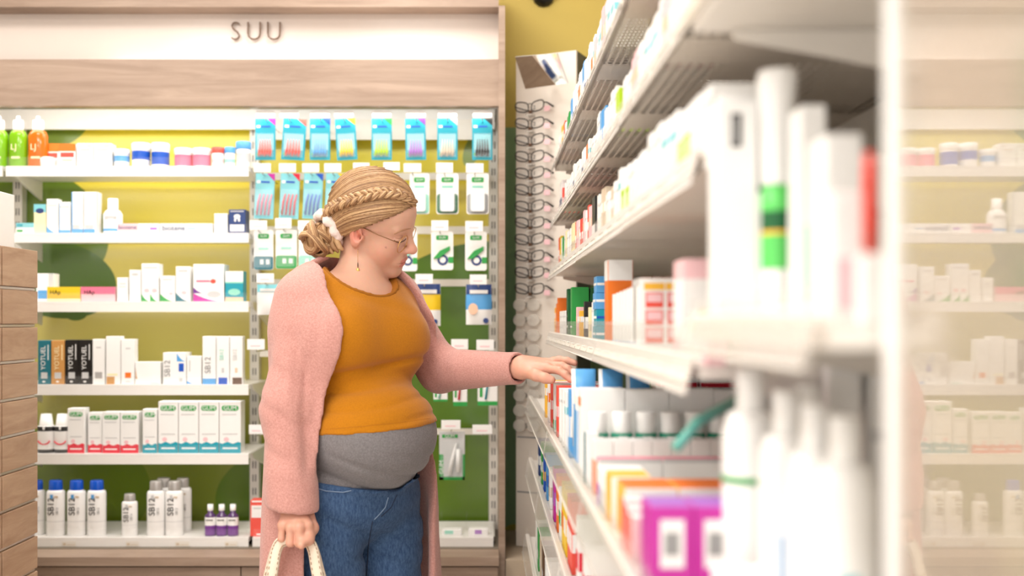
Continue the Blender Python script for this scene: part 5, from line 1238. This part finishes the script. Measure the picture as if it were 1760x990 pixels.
b.inputs['Roughness'].default_value = .5; b.inputs['Subsurface Weight'].default_value = .15; b.inputs['Subsurface Radius'].default_value = (.01, .004, .002); b.inputs['Subsurface Scale'].default_value = .5
sdf_obj('body', [headVF, skinVF, handL, handR], SKM, woman, skin_col)
def cloth_mat(name, c1, c2, scale, bump, bs, rough=.85, sheen=.2, mapping=(1, 1, 1)):
    m = bpy.data.materials.new(name); m.use_nodes = True; nt = m.node_tree; b = nt.nodes['Principled BSDF']; b.inputs['Roughness'].default_value = rough; b.inputs['Sheen Weight'].default_value = sheen; b.inputs['Specular IOR Level'].default_value = .2
    tc = nt.nodes.new('ShaderNodeTexCoord'); mp = nt.nodes.new('ShaderNodeMapping'); mp.inputs['Scale'].default_value = mapping; nt.links.new(tc.outputs['Object'], mp.inputs[0])
    n = nt.nodes.new('ShaderNodeTexNoise'); n.inputs['Scale'].default_value = scale; n.inputs['Detail'].default_value = 5; n.inputs['Roughness'].default_value = .7; nt.links.new(mp.outputs[0], n.inputs['Vector'])
    r = nt.nodes.new('ShaderNodeValToRGB'); r.color_ramp.elements[0].position = .35; r.color_ramp.elements[1].position = .65; r.color_ramp.elements[0].color = rgb(*c1); r.color_ramp.elements[1].color = rgb(*c2)
    nt.links.new(n.outputs['Fac'], r.inputs[0]); nt.links.new(r.outputs[0], b.inputs['Base Color'])
    n2 = nt.nodes.new('ShaderNodeTexNoise'); n2.inputs['Scale'].default_value = bs; n2.inputs['Detail'].default_value = 3; nt.links.new(mp.outputs[0], n2.inputs['Vector'])
    bp = nt.nodes.new('ShaderNodeBump'); bp.inputs['Strength'].default_value = bump; bp.inputs['Distance'].default_value = .004; nt.links.new(n2.outputs['Fac'], bp.inputs['Height']); nt.links.new(bp.outputs[0], b.inputs['Normal'])
    return m
MUST = cloth_mat('mustard_jersey', (176, 110, 6), (190, 120, 10), 300, .05, 500)
PINK = cloth_mat('pink_knit', (192, 136, 127), (214, 161, 152), 260, .5, 420, .95, .3)
GREYJ = cloth_mat('grey_jersey', (112, 108, 110), (134, 130, 132), 260, .08, 500)
DENIM = cloth_mat('denim', (44, 68, 104), (74, 100, 136), 220, .2, 700, .8, .05, (1, 1, .35))
s_ = sdf_obj('top', [shirtVF], MUST, woman); s_['label'] = 'mustard yellow fitted top'
s_ = sdf_obj('belly_band', [beltV], GREYJ, woman); s_['label'] = 'grey stretch belly band'
jn = sdf_obj('jeans', [jeansVF], DENIM, woman); jn['label'] = 'blue denim maternity jeans'
cg = sdf_obj('cardigan', [cardVF], PINK, woman); cg['label'] = 'pale pink knitted long cardigan'
for s in (-1, 1):
    an = B(.0 if s > 0 else .03, .08*s, 1400); c0 = np.array([an[0], an[1], .0])
    GS = Grid(c0 + np.array([-.2, -.22, -.01]), c0 + np.array([.24, .2, .13]), .007)
    sh = smin(ell(GS, c0 + fB*.05 + uB*.03, (.13, .045, .042), AB), ell(GS, c0 + uB*.05, (.055, .045, .06), AB), .03)
    sh = smax(sh, -(GS.Z - f32(.001)), .003)
    sdf_obj('shoe', [nets(sh, GS)], P('white'), woman)
# ---- helper to drop a point on a surface seen from the front side
from mathutils.bvhtree import BVHTree
def bvh(V, F): return BVHTree.FromPolygons([tuple(v) for v in V], [tuple(q) for q in F])
CAMP = Vector((0, 0, H))
def drop(tree, px, py, off=0.):
    d = (Vector(W(px, py)) - CAMP).normalized(); r = tree.ray_cast(CAMP, d)
    return None if r[0] is None else r[0] + r[1].normalized()*off*(1 if r[1].dot(d) < 0 else -1)
def surf_line(name, tree, pts, r, m, parent, off=.0006, n=24, rn=6):
    pass
    P_ = []
    for i in range(n + 1):
        t = i/n*(len(pts)-1); k = min(int(t), len(pts)-2); u = t - k
        q = drop(tree, pts[k][0]*(1-u) + pts[k+1][0]*u, pts[k][1]*(1-u) + pts[k+1][1]*u, off)
        if q is not None: P_.append(q - Vector(parent.location))
    if len(P_) > 2: return MB().tube(P_, r if not hasattr(r, "__len__") else r[:len(P_)], rn).build(name, m, parent)
tj = bvh(*jeansVF); tsx = bvh(*shirtVF)
STITCH = mat('seam_pale', (120, 140, 168), .8); DSEAM = mat('seam_dark', (36, 50, 76), .8)
def under_woman(o):
    return o
th_ = bvh(*headVF)
LASH = mat('lash_brown', (84, 56, 44), .7); BROW = mat('brow_brown', (168, 124, 94), .7)
surf_line('eyelashes', th_, [(677, 413), (682, 416), (688, 416.5), (694, 414), (698, 410)], .0013, LASH, woman, .0006)
surf_line('lid_fold', th_, [(679, 409), (686, 410), (694, 408), (700, 404)], .0006, mat('skin_fold', (176, 116, 92), .7), woman, .0)
surf_line('eyebrow', th_, [(678, 402), (687, 397), (697, 394), (706, 393)], [.0006 + .0019*math.sin(math.pi*min(1, (k+3)/27)) for k in range(25)], BROW, woman, .0002)
surf_line('fly_seam', tj, [(667, 855), (662, 872), (652, 884), (643, 893)], .0014, STITCH, woman)
surf_line('fly_seam', tj, [(682, 850), (672, 872), (655, 888)], .0012, DSEAM, woman)
surf_line('pocket_seam', tj, [(540, 838), (560, 844), (590, 846), (604, 843)], .0014, STITCH, woman)
surf_line('front_seam', tj, [(640, 896), (634, 930), (630, 992)], .0014, DSEAM, woman)
HEMM = mat('mustard_hem', (158, 96, 8), .85)
sdf_obj('neck_rib', [ribVF], HEMM, woman)
surf_line('hem_stitch', tsx, [(560, 738), (620, 733), (690, 726), (738, 719)], .0004, mat('hem_thread', (178, 112, 14), .85), woman, .0002)
# ---- hair
CR_c, CR_r = (-.0135, .032, 0), (.109, .1015, .0845)
GH = Grid(HC - np.array([.15, .13, .13]), HC + np.array([.14, .13, .14]), .003)
gh = head_grid(GH); ghm = head_grid(GH, True)
Hr = ell(gh, CR_c, CR_r)
Hr = smin(Hr, ell(gh, (-.07, -.03, 0), (.045, .05, .055)), .03)
line = np.where(gh.X > 0, .012 + .80*gh.X, .012 + 1.05*gh.X) - gh.Y    # positive below the hairline
Hr = smax(Hr, line.astype(f32), .008)
Hr = smax(Hr, gh.X - f32(.088), .006)
capVF = nets(Hr, GH)
def hair_mat():
    m = bpy.data.materials.new('blonde_hair'); m.use_nodes = True; nt = m.node_tree; b = nt.nodes['Principled BSDF']; b.inputs['Roughness'].default_value = .42; b.inputs['Specular IOR Level'].default_value = .4
    oi = nt.nodes.new('ShaderNodeNewGeometry'); tc = nt.nodes.new('ShaderNodeTexCoord')
    n = nt.nodes.new('ShaderNodeTexNoise'); n.inputs['Scale'].default_value = 160; n.inputs['Detail'].default_value = 4; nt.links.new(tc.outputs['Object'], n.inputs['Vector'])
    ad = nt.nodes.new('ShaderNodeMath'); ad.operation = 'MULTIPLY_ADD'; ad.inputs[1].default_value = .7; nt.links.new(oi.outputs['Random Per Island'], ad.inputs[0])
    a2 = nt.nodes.new('ShaderNodeMath'); a2.operation = 'MULTIPLY'; a2.inputs[1].default_value = .4; nt.links.new(n.outputs['Fac'], a2.inputs[0]); nt.links.new(a2.outputs[0], ad.inputs[2])
    r = nt.nodes.new('ShaderNodeValToRGB'); r.color_ramp.elements[0].color = rgb(112, 82, 58); r.color_ramp.elements[1].color = rgb(214, 178, 134); e = r.color_ramp.elements.new(.5); e.color = rgb(170, 130, 92)
    nt.links.new(ad.outputs[0], r.inputs[0]); nt.links.new(r.outputs[0], b.inputs['Base Color']); return m
HAIR = hair_mat()
hr_o = sdf_obj('hair', [capVF], cloth_mat('hair_gap_shade', (128, 96, 68), (166, 128, 92), 120, .3, 300, .5, 0), woman); hr_o['label'] = 'blonde hair in crown braids with low bun'  # cap browner than the locks: shade between them is put into its colour
tc_ = bvh(*capVF); WL = Vector(woman.location)
def guide(pts, t):
    k = min(int(t*(len(pts)-1)), len(pts)-2); u = t*(len(pts)-1) - k
    p0, p1, p2, p3 = (np.array(pts[max(k-1, 0)]), np.array(pts[k]), np.array(pts[k+1]), np.array(pts[min(k+2, len(pts)-1)]))
    return .5*((2*p1) + (p2-p0)*u + (2*p0-5*p1+4*p2-p3)*u*u + (3*p1-p0-3*p2+p3)*u**3)
def lock_family(mb, A, Bq, n, r, off=.002, jit=1.5, seg=16):
    for i in range(n):
        wv = (i + .5)/n; P_ = []; R_ = []; ph = random.uniform(0, 6); j0 = random.uniform(-jit, jit)
        for k in range(seg + 1):
            t = k/seg; q = guide(A, t)*(1-wv) + guide(Bq, t)*wv
            p = drop(tc_, q[0] + j0*math.sin(t*3+ph), q[1] + j0*math.cos(t*4+ph), off + .001*math.sin(ph*7))
            if p is not None and (not P_ or (p - P_[-1]).length < .03):
                P_.append(p)
        m_ = len(P_)
        if m_ > 4: mb.tube([p - WL for p in P_], [r*(.12 + .88*math.sin(math.pi*(k + .5)/m_)**.6)*(1 + .25*math.sin(ph)) for k in range(m_)], 5)
mb = MB()
gA = [(713, 336), (693, 302), (655, 287.5), (603, 296), (566, 330), (553, 362)]
gB = [(716, 352), (700, 334), (664, 322), (620, 330), (588, 345), (566, 368)]
gC = [(716, 356), (700, 350), (664, 346), (622, 352), (592, 362), (566, 384)]
gD = [(714, 362), (694, 374), (664, 388), (636, 392), (604, 398), (574, 408)]
lock_family(mb, gA, gB, 150, .0017, jit=3.5); lock_family(mb, gC, gD, 150, .0017, jit=3.5); lock_family(mb, gB, gC, 60, .0017, jit=3)
gE = [(606, 394), (594, 402), (582, 412), (570, 418)]; gF = [(602, 425), (594, 428), (584, 430), (572, 426)]
lock_family(mb, gE, gF, 40, .0017, jit=3)
for k in range(14):   # short wisps at the front hairline
    a = random.uniform(0, 1); p0 = guide([(716, 352), (700, 372), (664, 392), (640, 396)], a); P_ = []
    for q in range(6):
        pp = drop(tc_, p0[0] - q*3.2, p0[1] - q*random.uniform(1.0, 2.6), .003)
        if pp is not None: P_.append(pp - WL)
    if len(P_) > 3: mb.tube(P_, .0012, 5)
mb.build('hair_locks', HAIR, hr_o)
# crown braid: three strands woven along the path
def rope(mb, P_, R_, sub=7, tw=.25):
    for q in range(sub):
        ph = 2*math.pi*q/sub; out = []; rr = []
        for i in range(len(P_)):
            t = (P_[min(i+1, len(P_)-1)] - P_[max(i-1, 0)]).normalized(); u = t.orthogonal().normalized() if i == 0 else (u - t*u.dot(t)).normalized(); v = t.cross(u)
            a = ph + tw*i; out.append(P_[i] + (u*math.cos(a) + v*math.sin(a))*R_[i]*.62); rr.append(R_[i]*.46)
        mb.tube(out, rr, 5)
br = MB(); path = [(712, 352), (694, 340), (668, 333), (640, 336), (612, 343), (588, 350), (570, 360), (562, 374)]
Np = 90; ctr = []
for i in range(Np):
    q = guide(path, i/(Np-1)*.9999); p = drop(tc_, q[0], q[1], .005)
    if p is not None: ctr.append(p)
ctr = [sum((ctr[max(0, min(len(ctr)-1, i+k))] for k in range(-4, 5)), Vector())/9 for i in range(len(ctr))]
for sdx in range(3):
    P_ = []; R_ = []
    for i in range(1, len(ctr)-1):
        t = (ctr[i+1]-ctr[i-1]).normalized(); out = (ctr[i] - Vector(HC)).normalized(); out = (out - t*out.dot(t)).normalized(); sd = t.cross(out)
        a = i*.42 + sdx*2*math.pi/3; wd = .0098*(.55 + .45*min(1, i/25))
        P_.append(ctr[i] + sd*(math.sin(a)*wd) + out*(math.sin(2*a)*.0042 + .002) - WL); R_.append(.0062*(.6 + .4*min(1, i/25)))
    rope(br, P_, R_, 7, .06)
br.build('crown_braid', HAIR, hr_o)
# bun
bc = Vector(W(546, 410, -.02)); bn = MB()
toH = (Vector(Hd(-.06, -.02, 0)) - bc).normalized()
for k in range(15):
    ax1 = Vector(rng.normal(size=3)).normalized(); ax1 = (ax1*.5 + toH).normalized(); u = ax1.orthogonal().normalized(); v = ax1.cross(u)
    R0 = random.uniform(.016, .038); hh = random.uniform(-.026, .02); a0 = random.uniform(0, 6); P_ = []; R_ = []
    for i in range(22):
        a = a0 + i*.27; rad = R0*(1 - .012*i)
        P_.append(bc + u*(math.cos(a)*rad) + v*(math.sin(a)*rad*1.08) + ax1*(hh + .006*math.sin(a*2+k)) - WL); R_.append(.0085*(.5 + .5*math.sin(math.pi*(i+1)/23)))
    rope(bn, P_, R_, 7, .1)
bn.lathe([(.004, -.026), (.02, -.02), (.026, 0), (.02, .02), (.004, .026)], 14, c=tuple(bc - WL))
for pts in ([(560, 380), (556, 396), (561, 420), (572, 436)], [(566, 384), (566, 404), (572, 424), (582, 434)], [(574, 386), (576, 408), (584, 426), (590, 430)]):
    P_ = [Vector(W(x, y, -.03)) - WL for x, y in pts]; bn.tube(P_, [.006, .008, .007, .003], 8)
bn.build('bun', HAIR, hr_o)
scr = MB(); cen = bc.lerp(Vector(Hd(-.08, -.015, 0)), .42); u = toH.orthogonal().normalized(); v = toH.cross(u); P_ = []; R_ = []
for i in range(56):
    a = 2*math.pi*i/56; P_.append(Vector((0, 0, 0)) + u*math.cos(a)*.040 + v*math.sin(a)*.040 + toH*.003*math.sin(a*9)); R_.append(.0125 + .0012*math.sin(a*7) + .001*math.sin(a*17))
scr.tube(P_, R_, 9, closed=True); so = scr.build('hair_scrunchie', mat('scrunchie_pale', (240, 222, 214), .9, .04, 200, bump=.4), None, cen); tag(so, 'pale pink fabric scrunchie around the hair bun', 'hair tie')
# ---- her glasses and earring
gls = empty('wire_glasses', tuple(Hd(.09, 0, 0)), 'thin gold wire glasses worn by the woman', 'eyeglasses'); GO = Vector(gls.location)
GOLD = mat('gold_wire', (222, 176, 104), .25, .05, metal=.85)
for sg in (-1, 1):
    rim = []
    for k in range(28):
        t = 2*math.pi*k/28; x, y = math.cos(t), math.sin(t)
        rim.append(Vector(Hd(.1 - .25*abs(.033 + sg*0 - .0) - .10*(.0245*x), -.009 + .0215*y, sg*(.0345 + .0245*x))) - GO)
    MB().tube(rim, .0009, 6, closed=True).build('rim', GOLD, gls)
    MB().add(rim, [tuple(range(28))]).build('lens', LENS, gls)
    MB().tube([Vector(Hd(.086, .003, sg*.0585)) - GO, Vector(Hd(.078, .004, sg*.0665)) - GO, Vector(Hd(.04, .006, sg*.0715)) - GO, Vector(Hd(.002, .0095, sg*.0745)) - GO, Vector(Hd(-.02, .004, sg*.078)) - GO], [.001, .0011, .0011, .0013, .0016], 6).build('temple', mat('temple_brown', (140, 100, 66), .3, .05, metal=.5), gls)
MB().tube([Vector(Hd(.0935, -.003, -.011)) - GO, Vector(Hd(.0985, .0, 0)) - GO, Vector(Hd(.0935, -.003, .011)) - GO], .0009, 6).build('bridge', GOLD, gls)
el = drop(bvh(*headVF), 616, 431, .001) or Vector(Hd(-.008, -.048, .076))
el = el + Vector((0, -.007, 0))
er = empty('earring', tuple(el), 'small gold drop earring hanging below the woman\'s ear', 'earring')
MB().tube([(0, 0, .004), (0, -.002, 0), (0, -.002, -.014), (0, -.002, -.028)], .0005, 6).build('hook', GOLD, er)
MB().lathe([(.0006, -.028), (.0014, -.031), (.0014, -.037), (.0007, -.039)], 10, c=(0, -.002, 0)).build('bead', P('brown'), er)
MB().lathe([(.0008, -.040), (.0035, -.043), (.0052, -.0475), (.0035, -.052), (.001, -.0535)], 14, c=(0, -.002, 0), sq=.5).build('pendant', GOLD, er)
# ---- bag
bag = empty('handbag', tuple(W(512, 1060, -.24)), 'cream leather handbag with stitched straps held in her lowered hand', 'handbag'); BO = Vector(bag.location)
CREAML = mat('cream_leather', (236, 220, 200), .5, .05, 60, bump=.1)
TANST = mat('strap_edge', (176, 140, 112), .6)
def strap(dy, sp):
    top = Vector(W(507, 932, -.218 + dy))
    L_ = [Vector(W(452 - sp, 1075, -.24 + dy)), Vector(W(467 - sp*.5, 990, -.235 + dy)), Vector(W(476, 942, -.222 + dy)), top + Vector((-.02, 0, .004)), top + Vector((.02, 0, .004)), Vector(W(537, 942, -.222 + dy)), Vector(W(546 + sp*.5, 990, -.235 + dy)), Vector(W(566 + sp, 1075, -.24 + dy))]
    pts = [Vector(guide([tuple(p) for p in L_], i/40*.9999)) - BO for i in range(41)]
    s1 = MB().tube(pts, .0125, 8, sq=.28, up=(0, 1, 0)).build('strap', CREAML, bag)
    for o_ in (-.0085, .0085):
        q = MB()
        for i in range(2, 39):
            t = (pts[i+1]-pts[i-1]).normalized() if i < 40 else Vector((0, 0, 1)); sd = t.cross(Vector((0, 1, 0))).normalized()
            a = pts[i] + sd*o_ + Vector((0, -.0034, 0)); q.tube([a - t*.0028, a + t*.0028], .0009, 5)
        q.build('stitching', TANST, s1)
strap(-.006, 0); strap(.008, 9)
zb0 = .22
def bagbody():
    top_ = W(0, 1070)[2] - BO.z; lo_ = zb0 - BO.z; V_ = []; F_ = []
    for j in range(9):
        t = j/8; z = top_ + (lo_ - top_)*t; wx = .10 + .04*t; wy = .03 + .05*t
        for k in range(20):
            a = 2*math.pi*k/20; V_.append((wx*math.copysign(abs(math.cos(a))**.6, math.cos(a)), wy*math.copysign(abs(math.sin(a))**.6, math.sin(a)), z))
    for j in range(8):
        for k in range(20): F_.append((j*20+k, (j+1)*20+k, (j+1)*20+(k+1) % 20, j*20+(k+1) % 20))
    F_.append(tuple(range(160, 180))[::-1]); F_.append(tuple(range(20)))
    MB().add(V_, F_, 0, True).build('bag_body', CREAML, bag)
bagbody()
